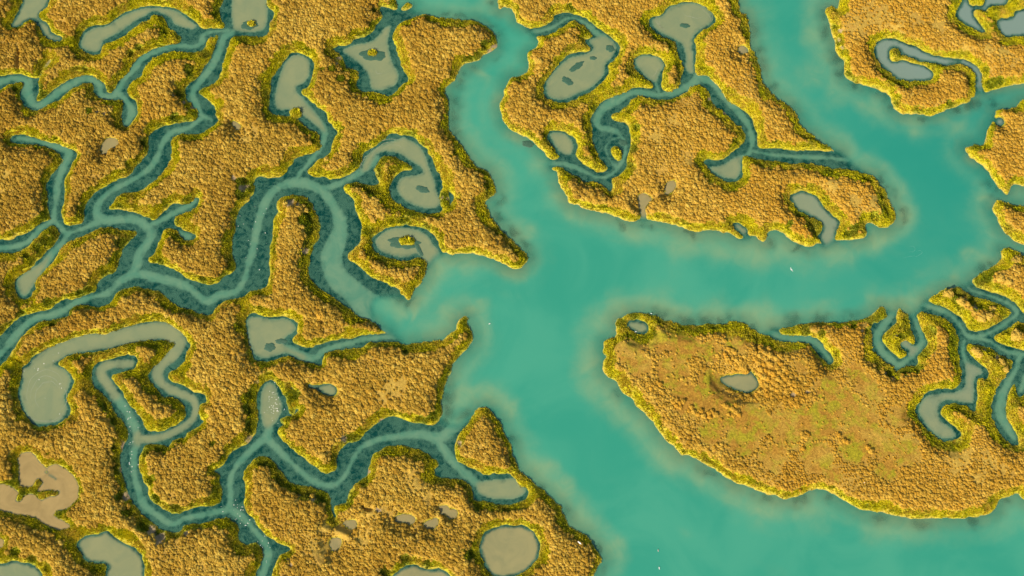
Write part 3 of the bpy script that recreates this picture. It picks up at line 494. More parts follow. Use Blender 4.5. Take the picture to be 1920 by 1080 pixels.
# ---- marsh ground
def make_ground_mat():
    m, nt = new_mat('marsh_soil_and_grass'); b = NB(nt)
    pos = b.pos()
    z1 = b.attr('zone'); r, g, bl = b.sep(z1.outputs['Color'])[:3]
    z2 = b.attr('zone2'); red, weed, pale = b.sep(z2.outputs['Color'])[:3]
    ld = z2.outputs['Alpha']
    nf = b.noise(1.9, 5, 0.7, vec=pos); nm = b.noise(0.35, 5, 0.62, 0.4, pos); nl = b.noise(0.09, 4, 0.6, 0.6, pos); nx = b.noise(5.5, 3, 0.7, vec=pos)
    soil = b.mix(b.ramp(nf, 0.3, 0.7), (0.27, 0.165, 0.026), (0.45, 0.285, 0.050))
    meadow = b.mix(b.ramp(nf, 0.3, 0.7), (0.32, 0.21, 0.034), (0.50, 0.345, 0.060))
    meadow = b.mix(b.math('MULTIPLY', b.ramp(nm, 0.45, 0.7), 0.6), meadow, (0.36, 0.20, 0.04))
    olive = b.mix(b.ramp(nf, 0.3, 0.7), (0.16, 0.145, 0.008), (0.36, 0.31, 0.016))
    russet = b.mix(b.ramp(nf, 0.3, 0.7), (0.21, 0.108, 0.012), (0.41, 0.220, 0.030))
    redc = b.mix(b.ramp(nm, 0.42, 0.62), russet, olive)
    redc = b.mix(b.math('MULTIPLY', b.ramp(nl, 0.48, 0.66), 0.5), redc, meadow)
    redc = b.mix(b.math('MULTIPLY', b.ramp(nx, 0.60, 0.75), 0.5), redc, (0.14, 0.10, 0.02))
    fr = b.mix(b.ramp(nf, 0.32, 0.68), (0.17, 0.19, 0.006), (0.50, 0.44, 0.012))
    fr = b.mix(b.math('MULTIPLY', b.ramp(nm, 0.45, 0.7), 0.55), fr, (0.46, 0.31, 0.05))
    fr = b.mix(b.math('MULTIPLY', z1.outputs['Alpha'], 0.8), fr, b.mix(b.ramp(nf, 0.32, 0.68), (0.105, 0.150, 0.012), (0.27, 0.29, 0.018)))  # darker green copy, for green zones and for painted bank shade
    mud = b.mix(b.ramp(nf, 0.3, 0.7), (0.23, 0.17, 0.09), (0.34, 0.26, 0.145))
    col = b.mix(bl, soil, meadow)
    col = b.mix(red, col, redc)
    col = b.mix(r, col, fr)
    col = b.mix(g, col, mud)
    col = b.mix(b.math('MULTIPLY', pale, 0.28), col, b.mix(b.ramp(nf, 0.3, 0.7), (0.40, 0.29, 0.045), (0.56, 0.43, 0.10)))
    # bed under water
    bedc = b.mix(b.ramp(nf, 0.35, 0.65), (0.22, 0.195, 0.135), (0.34, 0.30, 0.215))
    wd = b.mix(b.ramp(nf, 0.38, 0.66), (0.006, 0.030, 0.022), (0.045, 0.10, 0.06))
    wd = b.mix(b.math('MULTIPLY', b.ramp(nx, 0.58, 0.75), 0.35), wd, (0.16, 0.17, 0.10))
    wmask = b.math('MULTIPLY', weed, b.ramp(b.math('ADD', b.math('MULTIPLY', nm, 0.6), b.math('MULTIPLY', nf, 0.5)), 0.30, 0.55), clamp=True)
    wmask = b.math('MAXIMUM', wmask, b.math('MULTIPLY', weed, 0.22))
    bedc = b.mix(wmask, bedc, wd)
    col = b.mix(ld, bedc, col)
    p = b.n('ShaderNodeBsdfPrincipled'); p.inputs['Roughness'].default_value = 0.9
    p.inputs['Specular IOR Level'].default_value = 0.15
    b.link(col, p.inputs['Base Color'])
    bp = b.n('ShaderNodeBump'); bp.inputs['Strength'].default_value = 0.8; bp.inputs['Distance'].default_value = 0.18
    b.link(b.math('ADD', nf, nx), bp.inputs['Height']); b.link(bp.outputs[0], p.inputs['Normal'])
    b.out(p.outputs[0]); return m

def make_water_mat():
    m, nt = new_mat('silty_water'); b = NB(nt)
    pos = b.pos()
    a = b.attr('wat'); pale, weed, sed = b.sep(a.outputs['Color'])[:3]; riv = a.outputs['Alpha']
    a2 = b.attr('wat2'); mudw, deep, blue = b.sep(a2.outputs['Color'])[:3]; east = a2.outputs['Alpha']
    n1 = b.noise(0.045, 5, 0.55, 0.7, pos); n2 = b.noise(0.22, 5, 0.62, 0.9, pos); n3 = b.noise(1.3, 4, 0.65, 0.6, pos)
    teal = b.mix(b.ramp(n1, 0.35, 0.65), (0.026, 0.226, 0.158), (0.044, 0.254, 0.174))
    silt = b.mix(b.ramp(n2, 0.3, 0.7), (0.118, 0.258, 0.148), (0.155, 0.270, 0.148))
    s = b.math('ADD', sed, b.math('MULTIPLY', b.math('SUBTRACT', n2, 0.5), 0.16))
    s = b.math('ADD', s, b.math('MULTIPLY', b.math('SUBTRACT', n1, 0.5), 0.35), clamp=True)
    teal = b.mix(east, teal, (0.014, 0.196, 0.152))
    river = b.mix(b.ramp(s, 0.02, 0.92), teal, silt)
    river = b.mix(b.math('MULTIPLY', b.ramp(s, 0.80, 1.0), 0.35), river, (0.24, 0.265, 0.125))
    creek = b.mix(b.ramp(n2, 0.3, 0.7), (0.066, 0.188, 0.124), (0.108, 0.220, 0.138))
    pondc = b.mix(b.ramp(n2, 0.3, 0.7), (0.156, 0.200, 0.110), (0.192, 0.223, 0.116))
    pondc = b.mix(east, pondc, (0.145, 0.215, 0.185))
    tan = b.mix(b.ramp(n2, 0.3, 0.7), (0.245, 0.182, 0.072), (0.31, 0.230, 0.092))
    n4 = b.noise(0.75, 5, 0.7, 0.8, pos)
    weedw = b.mix(b.ramp(b.math('ADD', b.math('MULTIPLY', n4, 0.65), b.math('MULTIPLY', n2, 0.4)), 0.41, 0.60), (0.002, 0.056, 0.046), (0.055, 0.160, 0.110))
    c = b.mix(blue, creek, pondc)
    c = b.mix(mudw, c, tan)
    still = b.mix(pale, weedw, c)
    col = b.mix(riv, still, river)
    # how far the silt hides the bed
    op_still = b.math('ADD', 0.62, b.math('MULTIPLY', pale, 0.34))
    op_riv = b.math('SUBTRACT', b.math('ADD', 0.72, b.math('MULTIPLY', deep, 0.26)), b.math('MULTIPLY', weed, 0.31))
    op = b.n('ShaderNodeMix', data_type='FLOAT'); b.link(riv, op.inputs[0]); b.link(op_still, op.inputs[2]); b.link(op_riv, op.inputs[3])
    dif = b.n('ShaderNodeBsdfDiffuse'); b.link(col, dif.inputs['Color'])
    tr = b.n('ShaderNodeBsdfTransparent'); tr.inputs['Color'].default_value = (0.55, 0.92, 0.82, 1)
    body = b.n('ShaderNodeMixShader'); b.link(op.outputs[0], body.inputs[0]); b.link(tr.outputs[0], body.inputs[1]); b.link(dif.outputs[0], body.inputs[2])
    bp = b.n('ShaderNodeBump'); bp.inputs['Strength'].default_value = 0.12; bp.inputs['Distance'].default_value = 0.05
    b.link(n3, bp.inputs['Height'])
    gl = b.n('ShaderNodeBsdfGlossy'); gl.inputs['Roughness'].default_value = 0.12; b.link(bp.outputs[0], gl.inputs['Normal'])
    fr = b.n('ShaderNodeFresnel'); fr.inputs['IOR'].default_value = 1.33; b.link(bp.outputs[0], fr.inputs['Normal'])
    mx = b.n('ShaderNodeMixShader'); b.link(fr.outputs[0], mx.inputs[0]); b.link(body.outputs[0], mx.inputs[1]); b.link(gl.outputs[0], mx.inputs[2])
    b.out(mx.outputs[0]); return m

def leaf_mat(name, dark, mid, light, alt, rough=0.85, transl=0.25):
    """leaf colour picked by the plant's tint (0..1) and hue (0..1), painted shade included"""
    m, nt = new_mat(name); b = NB(nt)
    t = b.attr('tint', 'INSTANCER').outputs['Fac']; h = b.attr('hue', 'INSTANCER').outputs['Fac']
    pos = b.pos(); nz = b.noise(6.0, 3, 0.7, vec=pos)
    f = b.math('ADD', t, b.math('MULTIPLY', b.math('SUBTRACT', nz, 0.5), 0.7), clamp=True)
    lo = b.mix(b.math('MULTIPLY', f, 2.0, clamp=True), dark, mid)
    hi = b.mix(b.math('SUBTRACT', b.math('MULTIPLY', f, 2.0), 1.0, clamp=True), lo, light)
    col = b.mix(h, hi, alt)
    d = b.n('ShaderNodeBsdfDiffuse'); b.link(col, d.inputs[0])
    tl = b.n('ShaderNodeBsdfTranslucent'); b.link(col, tl.inputs[0])
    mx = b.n('ShaderNodeMixShader'); mx.inputs[0].default_value = transl
    b.link(d.outputs[0], mx.inputs[1]); b.link(tl.outputs[0], mx.inputs[2])
    b.out(mx.outputs[0]); return m

def plain(name, col, rough=0.6):
    m, nt = new_mat(name); b = NB(nt)
    nz = b.noise(9.0, 3, 0.6, vec=b.n('ShaderNodeTexCoord').outputs['Object'])
    c = b.mix(b.math('MULTIPLY', nz, 0.35), col, tuple(0.7*v for v in col[:3]))
    p = b.n('ShaderNodeBsdfPrincipled'); p.inputs['Roughness'].default_value = rough
    b.link(c, p.inputs['Base Color']); b.out(p.outputs[0]); return m

M_ground = make_ground_mat(); M_water = make_water_mat()
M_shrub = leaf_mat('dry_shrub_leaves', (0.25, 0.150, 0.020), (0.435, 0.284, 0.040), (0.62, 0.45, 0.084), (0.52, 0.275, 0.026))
M_grass = leaf_mat('bank_grass_blades', (0.160, 0.205, 0.010), (0.55, 0.51, 0.010), (0.76, 0.66, 0.02), (0.62, 0.40, 0.07), transl=0.15)
M_weed = plain('dark_water_weed', (0.025, 0.085, 0.05, 1), 0.7)
M_white = plain('white_feathers', (0.86, 0.86, 0.84, 1), 0.6)
M_grey = plain('grey_wing_feathers', (0.45, 0.47, 0.50, 1), 0.6)
M_bill = plain('yellow_bill', (0.75, 0.42, 0.05, 1), 0.5)
M_brown = plain('brown_duck_feathers', (0.42, 0.33, 0.22, 1), 0.7)
M_foam = plain('foam', (0.62, 0.62, 0.54, 1), 0.8); M_scum = plain('pale_scum', (0.205, 0.235, 0.15, 1), 0.8); M_ripple = plain('pale_ripple', (0.06, 0.255, 0.195, 1), 0.6)

# ------------------------------------------------------------------ ground sheet and islands
land_face_v = H > 0.05
bare = sstep(0.75, 0.1, sd-0.4*n_b-0.3*n_a)*(1-asp)*sstep(0.05, 0.6, fbm(7.0, 421)+0.5*riverness)
zone = (fringe, mudz, mead, np.clip(sstep(0.35, 0.62, blobs(GREEN, 1.25)*1.25+0.3*n_a)+0.55*asp, 0, 1)); zone2 = (redm, weed, bare, sstep(-0.12, 0.10, H))  # zone alpha: green zones, plus shade painted onto banks facing away from sun
allf = np.ones((NY-1, NX-1), bool)
# marsh components cut out as islands, found inside the framed area
lm = (sd > -0.3)
lab = np.zeros((NY, NX), np.int32)
par = [0]
def find(a):
    while par[a] != a: par[a] = par[par[a]]; a = par[a]
    return a
fx0, fy0 = ground(-5, 1085); fx1, fy1 = ground(1925, 1085); tx0, ty0 = ground(-5, -5); tx1, ty1 = ground(1925, -5)
tt = (GY-fy0)/(ty0-fy0)
inframe = (GY > fy0) & (GY < ty0) & (GX > fx0+(tx0-fx0)*tt) & (GX < fx1+(tx1-fx1)*tt)
lm2 = (sd > 0.0) & inframe
prev = []
for r in range(NY):
    row = lm2[r]
    if not row.any(): prev = []; continue
    dif = np.diff(np.concatenate([[0], row.view(np.int8), [0]]))
    st = np.nonzero(dif == 1)[0]; en = np.nonzero(dif == -1)[0]
    cur = []
    for s, e in zip(st, en):
        l = 0
        for ps, pe, pl in prev:
            if ps < e and pe > s:
                pl = find(pl)
                if l == 0: l = pl
                else: par[pl] = l
        if l == 0: par.append(len(par)); l = len(par)-1
        lab[r, s:e] = l; cur.append((s, e, l))
    prev = [(s, e, find(l)) for s, e, l in cur]
roots = np.array([find(i) for i in range(len(par))]); lab = roots[lab]
ids, cnt = np.unique(lab[lab > 0], return_counts=True)
big = [i for i, c in zip(ids, cnt) if c*RES*RES > 3.0]
lab[~np.isin(lab, big)] = 0
grow = lab.copy()
for _ in range(6):
    for sh, ax in ((1, 0), (-1, 0), (1, 1), (-1, 1)):
        r = np.roll(grow, sh, ax); mm = (grow == 0) & (r > 0) & (sd > -1.2) & inframe
        grow[mm] = r[mm]
fl = grow[:-1, :-1]
comp = []
for i in big:
    mm = lab == i
    comp.append((int(mm.sum()), i, float(GX[mm].mean()), float(GY[mm].mean())))
comp.sort(reverse=True)
def to_px(x, y, z=0.5):
    dx, dy, dz = x-cam_pos[0], y-cam_pos[1], z-cam_pos[2]
    yc = dy*math.cos(TILT)+dz*math.sin(TILT); zc = -dy*math.sin(TILT)+dz*math.cos(TILT)
    return 960+960*dx/-zc/TH, 540-960*yc/-zc/TH
for c, i, x, y in comp:
    print('COMP', i, round(c*RES*RES), [round(v) for v in to_px(x, y)])
ISL_NAMES = [(386, 763, 'broad lower left marsh reaching out as two pointed peninsulas towards the river'), (622, 261, 'golden marsh of the top centre narrowing to a point at the river junction'),
 (1546, 771, 'large meadow island of russet and green grass with a bright yellow bank'), (774, 966, 'lower central marsh with small mud pools and a round pond'),
 (1354, 332, 'blunt-ended shrub island between two river arms with a slanting pond'), (1200, 127, 'north marsh holding the bulb-shaped pond between the two river arms'),
 (161, 257, 'shrubby marsh left of the winding weedy creek, below the thin meandering creek'), (1740, 89, 'upper right marsh around the spiral pond'),
 (167, 69, 'upper left corner marsh around the long grey pond'), (108, 506, 'low marsh at the left edge split by a dead-end creek'),
 (1886, 277, 'right edge marsh with a yellow bank above the small side pond'), (1889, 520, 'right edge marsh with domed bushes above the narrow dark creek'),
 (1822, 578, 'wedge-shaped yellow green island enclosed by dark creeks'), (1899, 412, 'small bright marsh point at the right edge below the side pond'),
 (1687, 627, 'grass tongue inside the U-shaped creek'), (1903, 630, 'small island with one large domed bush at the right edge'),
 (1832, 0, 'tiny marsh bump at the top edge inside the forked creek'), (1157, 287, 'tiny grassy islet inside the creek loop'), (763, 11, 'narrow grass spit at the top edge by the river'), (762, 451, 'grassy islet in the small curled pond left of the river junction'), (698, 97, 'grassy islet in the pond west of the top river bend')]
named = []
fl = fl.copy()
for c, i, x, y in comp:
    px, py = to_px(x, y)
    best = min(ISL_NAMES, key=lambda q: (q[0]-px)**2+(q[1]-py)**2) if ISL_NAMES else None
    if best is None or math.hypot(best[0]-px, best[1]-py) > 50:
        print('UNNAMED', round(px), round(py), c*RES*RES); fl[fl == i] = 0; continue
    ISL_NAMES.remove(best); named.append((i, best[2]))
g = grid_mesh('marsh_ground', fl == 0, H, {'zone': zone, 'zone2': zone2}, far=4000.0)
g.data.materials.append(M_ground)
tag(g, 'muddy estuary bed and surrounding saltmarsh ground', 'ground', 'structure')
for i, labl in named:
    o = grid_mesh('marsh_island', fl == i, H, {'zone': zone, 'zone2': zone2})
    o.data.materials.append(M_ground)
    tag(o, labl, 'marsh', 'structure')

# ------------------------------------------------------------------ water surfaces
deep = sstep(0.3, 4.0, -sd)
pondness = np.maximum((style == 2).astype(np.float32), 0)
for f in FILL:
    pondness = np.maximum(pondness, fill(to_m(catmull(f, 4), 0.0)).astype(np.float32))
for c, w_ in ((RIB[13], 1.0), (RIB[14][:4], 1.0)):
    pondness = np.maximum(pondness, sstep(1.5, 0.2, stroke(to_m(catmull(c, 4, False), 0.0))))
pondness = blur(np.maximum(pondness, (style == 3)), 5)
eastf = sstep(40, 110, GX)*sstep(-60, 60, GY)
eastf = np.maximum(eastf, 0.0)
wat = (pale, weed, sed, riverness); wat2 = (mudw, deep, pondness, eastf)
wf = (np.minimum.reduce([sd[:-1, :-1], sd[1:, :-1], sd[:-1, 1:], sd[1:, 1:]]) < 0.6)
Zw = np.zeros_like(H)
wfid = wid[:-1, :-1].copy()
for k, (nm, poly, st, labl) in enumerate(WATERS):
    fm = wf & (wfid == k)
    if not fm.any(): continue
    o = grid_mesh(nm, fm, Zw, {'wat': wat, 'wat2': wat2})
    o.data.materials.append(M_water)
    tag(o, labl, {'river': 'river', 'tidal_creek': 'creek', 'pond': 'pond', 'mud_pool': 'pool'}[nm], 'structure')

# ------------------------------------------------------------------ plants
def mesh_obj(name, verts, faces, mat, link=True, smooth=False):
    me = bpy.data.meshes.new(name); me.from_pydata([tuple(v) for v in verts], [], faces); me.update()
    me.materials.append(mat)
    if smooth:
        for p in me.polygons: p.use_smooth = True
    o = bpy.data.objects.new(name, me)
    if link: C.objects.link(o)
    return o

def shrub_geo(seed, R=0.50, Hh=0.42, n=80):
    r = random.Random(seed); V = []; F = []
    ph = [r.uniform(0, 6.28) for _ in range(6)]
    rings, segs = 6, 14
    def shape(t, u):
        k = 1+0.16*math.sin(3*t+ph[0]+2*u)+0.12*math.sin(5*t+ph[1]-3*u)+0.08*math.sin(8*t+ph[2]+5*u)
        rr = R*math.cos(u*1.45)**0.8*k*0.95
        return rr*math.cos(t), rr*math.sin(t), Hh*math.sin(u*1.5)*(0.9+0.12*math.sin(2*t+ph[3]))
    for i in range(rings):
        for j in range(segs):
            x, y, z = shape(2*math.pi*j/segs, i/rings)
            q = 0.045; V.append((x+r.uniform(-q, q), y+r.uniform(-q, q), max(0, z+r.uniform(-q, q)*(i > 0))))
    V.append((0, 0, Hh*0.98))
    for i in range(rings-1):
        for j in range(segs): F.append((i*segs+j, i*segs+(j+1) % segs, (i+1)*segs+(j+1) % segs, (i+1)*segs+j))
    for j in range(segs): F.append(((rings-1)*segs+j, (rings-1)*segs+(j+1) % segs, len(V)-1))
    for k in range(n):
        t = r.uniform(0, 2*math.pi); u = r.random()**0.8*0.95
        p = shape(t, u); nx, ny, nz = math.cos(t)*math.cos(u*1.5), math.sin(t)*math.cos(u*1.5), math.sin(u*1.5)+0.15
        jx, jy, jz = nx+r.uniform(-.45, .45), ny+r.uniform(-.45, .45), nz+r.uniform(-.2, .4)
        L = math.sqrt(jx*jx+jy*jy+jz*jz); jx, jy, jz = jx/L, jy/L, jz/L
        ux, uy = -jy, jx; L = math.hypot(ux, uy) or 1; ux, uy = ux/L, uy/L
        vx, vy, vz = -jz*uy, jz*ux, jx*uy-jy*ux
        s = r.uniform(0.045, 0.085); i = len(V); o = r.uniform(0.0, 0.06)
        for a, bb in ((-1, -.6), (1, -.6), (.7, .9), (-.7, .9)):
            V.append((p[0]+nx*o+s*(a*ux+bb*vx), p[1]+ny*o+s*(a*uy+bb*vy), max(0, p[2]+nz*o+s*(bb*vz))))
        F.append((i, i+1, i+2, i+3))
    return V, F

def tuft_geo(seed, R=0.30, Hh=0.30, n=46):
    r = random.Random(seed); V = []; F = []
    for k in range(n):
        th = r.uniform(0, 2*math.pi); d = R*math.sqrt(r.random())
        x, y = d*math.cos(th), d*math.sin(th)
        lean = r.uniform(0.1, 0.5); lx, ly = lean*math.cos(th)*Hh, lean*math.sin(th)*Hh
        h = Hh*r.uniform(0.55, 1.0); w = r.uniform(0.03, 0.055); a = r.uniform(0, math.pi)
        wx, wy = w*math.cos(a), w*math.sin(a); i = len(V)
        V += [(x-wx, y-wy, 0), (x+wx, y+wy, 0), (x+lx*.5+wx*.8, y+ly*.5+wy*.8, h*.6), (x+lx*.5-wx*.8, y+ly*.5-wy*.8, h*.6), (x+lx*1.3, y+ly*1.3, h)]
        F += [(i, i+1, i+2, i+3), (i+3, i+2, i+4)]
    return V, F

# individual bushes that stand out in the photograph
shrub_meshes = [mesh_obj('orange_bush', *shrub_geo(100+i), M_shrub, link=False).data for i in range(5)]
tuft_meshes = [mesh_obj('grass_tussock', *tuft_geo(200+i), M_grass, link=False).data for i in range(3)]
CLUSTERS = [
 (P("1345,669 1349,664 1360,668 1366,655 1372,660 1378,663 1374,672 1380,676 1384,682 1378,684 1388,690 1392,685 1396,692 1400,697 1376,694 1382,690 1363,675 1368,678 1390,697 1394,697 1358,664 1387,676"), 'orange bush in the loose clump on the left rim of the meadow island pool', 'orange bushes left of the pool', 1.15),
 (P("1415,675 1422,680 1430,684 1438,680 1446,686 1455,690 1462,684 1470,692 1426,692 1434,696 1442,700 1450,704 1458,700 1466,704 1474,700 1425,703 1432,708 1440,712 1448,716 1456,712 1464,716 1472,712 1480,708 1430,720 1438,724 1446,728 1454,724 1462,728 1470,724 1478,720 1486,716 1434,732 1426,735 1420,740 1482,728 1490,732 1474,735 1445,738 1437,742 1428,660 1436,664 1444,668 1452,672 1460,668 1422,668 1450,660 1441,655 1494,735 1488,722 1427,712 1455,734"), 'orange bush in the dense thicket right of the meadow island pool', 'orange bushes right of the pool', 1.2),
 (P("1262,755 1268,752 1274,758 1280,754 1266,762 1274,766 1258,764 1290,770 1296,766 1300,774 1306,778 1312,771 1318,780 1328,776 1334,772 1340,778 1330,784 1216,722 1222,724 1228,730 1220,728 1235,722 1276,712"), 'orange bush scattered on the open meadow above the yellow river bank', 'orange bushes above the bank', 1.05),
 (P("1356,760 1362,765 1370,768 1378,762 1380,774 1366,778 1374,780 1372,770 1385,778"), 'orange bush in the small clump below the meadow island pool', 'orange bushes below the pool', 1.05),
 (P("1502,812 1508,814 1514,818 1504,820 1512,822 1580,826 1586,830 1576,831 1570,817 1625,840 1632,846 1504,842"), 'bright orange bush alone in the reddish grass of the island centre', 'lone bushes in the island centre', 1.1),
]
indiv = []
for pts, labl, grp, sc in CLUSTERS:
    for (px, py) in pts:
        x, y = ground(px+random.uniform(-1.5, 1.5), py+random.uniform(-1.5, 1.5))
        o = bpy.data.objects.new('bush', random.choice(shrub_meshes)); C.objects.link(o)
        o.location = (x, y, float(sample(H, x, y))-0.03)
        o.rotation_euler = (0, 0, random.uniform(0, 6.28)); s = sc*random.uniform(0.85, 1.25); o.scale = (s, s, s)
        o['tint'] = random.uniform(0.55, 0.95); o['hue'] = random.uniform(0.35, 0.85)
        tag(o, labl, 'bush', 'thing', grp); indiv.append(o)
TAN = [(1778,552,2.6,'big tan round bush, upper left on the wedge island between dark creeks'), (1800,566,2.0,'tan round bush in the middle of the wedge island\'s yellow crest'),
       (1838,597,2.2,'big pinkish tan bush at the lower right of the wedge island'), (1851,594,1.9,'tan bush beside the big pinkish one on the wedge island'), (1861,580,1.8,'tan bush nearest the bend of the dark creek on the wedge island'),
       (1903,630,2.8,'large domed tan bush on the small island at the right edge'), (1828,658,1.9,'tan bush at the top left of the long island under the creek fork'), (1835,664,2.0,'tan bush second from the top of the long island under the creek fork'),
       (1878,680,1.9,'tan bush on the right shoulder of the long island under the creek fork'), (1885,692,1.7,'tan bush lowest on the right shoulder of the long island under the fork'),
       (1906,488,2.0,'tan bush on the crest of the right edge marsh beside the river'), (1899,490,1.6,'small tan bush left of the crest bush by the right edge'), (1910,484,1.6,'tan bush topmost by the right edge above the dark creek'),
       (1874,524,1.9,'curved tan bush on the yellow slope near the right edge'), (1888,530,1.8,'tan bush low on the slope near the right edge creek'),
       (604,593,2.4,'bright orange bush in the golden shrubs of the left peninsula'), (613,300,1.6,'straw coloured bush on the narrow spit by the bend of the creek'), (1012,118,1.9,'rounded bush on the narrow strip beside the oblong pond')]
for px, py, s, labl in TAN:
    x, y = ground(px, py)
    o = bpy.data.objects.new('bush', random.choice(shrub_meshes)); C.objects.link(o)
    o.location = (x, y, float(sample(H, x, y))-0.03); o.rotation_euler = (0, 0, random.uniform(0, 6.28)); o.scale = (s, s, s*0.85)
    o['tint'] = 0.8; o['hue'] = 0.6 if 'orange' in labl else 0.1
    tag(o, labl, 'bush', 'thing')
    indiv.append(o)
TUS = [(697,97,1.6,'grassy tussock on the islet in the pond west of the river bend'), (763,451,2.0,'grassy tussock on the islet of the spiral pond'), (1157,287,1.8,'grassy tussock inside the loop of the creek'), (470,43,1.5,'grassy tussock on the islet in the pond at the top left'), (556,210,2.0,'round grassy tussock at the corner of the long pond')]
tuss = []
for k, (px, py, s, labl) in enumerate(TUS):
    x, y = ground(px, py)
    o = bpy.data.objects.new('grass_tussock', tuft_meshes[k % 3]); C.objects.link(o)
    o.location = (x, y, float(sample(H, x, y))-0.02); o.scale = (s*1.6, s*1.4, s*0.6)
    o['tint'] = 0.6; o['hue'] = 0.1
    tag(o, labl, 'grass tussock', 'thing'); tuss.append(o)

def jitter_points(sp, seed):
    r = np.random.default_rng(seed)
    ax = np.arange(X0+1, X1-1, sp); ay = np.arange(Y0+1, Y1-1, sp*0.9)
    gx, gy = np.meshgrid(ax, ay); gx = gx+(np.arange(len(ay)) % 2)[:, None]*sp*0.5
    gx = gx+r.uniform(-.36, .36, gx.shape)*sp; gy = gy+r.uniform(-.36, .36, gy.shape)*sp
    return gx.ravel(), gy.ravel(), r

def scatter(name, protos, x, y, z, scl, tint, hue, label, cat, seed):
    r = np.random.default_rng(seed); n = len(x)
    me = bpy.data.meshes.new(name); me.vertices.add(n)
    me.vertices.foreach_set('co', np.stack([x, y, z], 1).astype(np.float32).ravel())
    for an, arr in (('scl', scl), ('tint', tint), ('hue', hue), ('rot', r.uniform(0, 6.28, n))):
        a = me.attributes.new(an, 'FLOAT', 'POINT'); a.data.foreach_set('value', np.asarray(arr, np.float32))
    a = me.attributes.new('pick', 'INT', 'POINT'); a.data.foreach_set('value', r.integers(0, len(protos), n).astype(np.int32))
    o = bpy.data.objects.new(name, me); C.objects.link(o)
    ng = bpy.data.node_groups.new(name+'_scatter', 'GeometryNodeTree')
    ng.interface.new_socket('Geometry', in_out='INPUT', socket_type='NodeSocketGeometry')
    ng.interface.new_socket('Geometry', in_out='OUTPUT', socket_type='NodeSocketGeometry')
    N = ng.nodes; L = ng.links
    gi = N.new('NodeGroupInput'); go = N.new('NodeGroupOutput')
    jn = N.new('GeometryNodeJoinGeometry')
    for pr in protos:
        oi = N.new('GeometryNodeObjectInfo'); oi.inputs['Object'].default_value = pr
        ti = N.new('GeometryNodeGeometryToInstance'); L.new(oi.outputs['Geometry'], ti.inputs[0]); L.new(ti.outputs[0], jn.inputs[0])
    ip = N.new('GeometryNodeInstanceOnPoints'); ip.inputs['Pick Instance'].default_value = True
    L.new(gi.outputs[0], ip.inputs['Points']); L.new(jn.outputs[0], ip.inputs['Instance'])
    def na(nm, typ):
        q = N.new('GeometryNodeInputNamedAttribute'); q.data_type = typ; q.inputs['Name'].default_value = nm
        return next(s for s in q.outputs if s.enabled and s.name == 'Attribute')
    L.new(na('pick', 'INT'), ip.inputs['Instance Index']); L.new(na('scl', 'FLOAT'), ip.inputs['Scale'])
    cx = N.new('ShaderNodeCombineXYZ'); L.new(na('rot', 'FLOAT'), cx.inputs[2]); L.new(cx.outputs[0], ip.inputs['Rotation'])
    L.new(ip.outputs[0], go.inputs[0])
    md = o.modifiers.new('scatter', 'NODES'); md.node_group = ng
    tag(o, label, cat, 'stuff')
    return o

# shrubs
x, y, r = jitter_points(0.60, 5)
S = lambda Z: sample(Z, x, y)
den = (1-S(fringe)*1.0)*(1-S(mudz))*(1-0.93*S(mead))*(1-0.94*S(redm))
big_n = fbm(9.0, 91); 
den = den*np.clip(1.1+0.4*S(n_b)+0.4*S(fbm(2.4, 93)), 0.4, 1)*(S(cutd) > 0.15)
keep = (S(sd) > 0.55) & (r.random(len(x)) < den)
x, y = x[keep], y[keep]; n = len(x)
S = lambda Z: sample(Z, x, y)
eastn = sstep(0, 70, x)
flat_ = sstep(0.1, 0.6, S(fbm(8.0, 411)))
scl = (1-0.3*flat_)*np.clip(r.lognormal(-0.17, 0.22, n), 0.45, 1.3)*(1.0+0.16*S(big_n))*(1-0.16*eastn)*(1-0.35*S(redm))*(1-0.3*S(mead))
tint = np.clip(0.52-0.14*sstep(20, -110, x)*sstep(-30, 50, y)+0.24*S(n_c)+0.22*S(n_b)+r.normal(0, 0.2, n), 0, 1)  # darker towards upper left: lens vignette painted into the shrub tint
hue = np.clip(0.10+0.28*eastn+0.25*S(fbm(14, 95))+r.normal(0, 0.10, n), 0, 1)
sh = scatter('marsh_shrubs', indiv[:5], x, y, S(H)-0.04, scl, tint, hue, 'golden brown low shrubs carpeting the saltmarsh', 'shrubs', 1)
print('SHRUBS', n)
# fringe grass
x, y, r = jitter_points(0.42, 6)
S = lambda Z: sample(Z, x, y)
den = S(fringe)*(1-0.9*S(mudz))*0.95*(1-0.6*S(bare))
keep = (S(sd) > 0.12) & (r.random(len(x)) < den)
x, y = x[keep], y[keep]; n = len(x); S = lambda Z: sample(Z, x, y)
scl = r.uniform(0.7, 1.3, n)*(0.75+0.35*sstep(0.2, 1.2, S(sd)))
tint = np.clip(0.45+0.3*S(n_b)+0.45*S(fbm(2.0, 98))+r.normal(0, 0.2, n)-0.42*S(zone[3]), 0, 1)  # tint lowered in green zones and where bank shade is painted in
hue = np.clip(0.15+0.75*S(fbm(2.6, 97))+r.normal(0, 0.14, n), 0, 0.9)*(1-0.6*S(zone[3]))
scatter('bank_grass', tuss[:3], x, y, S(H)-0.02, scl, tint, hue, 'yellow green grass growing along every creek and river bank', 'grass', 2)
print('GRASS', n)

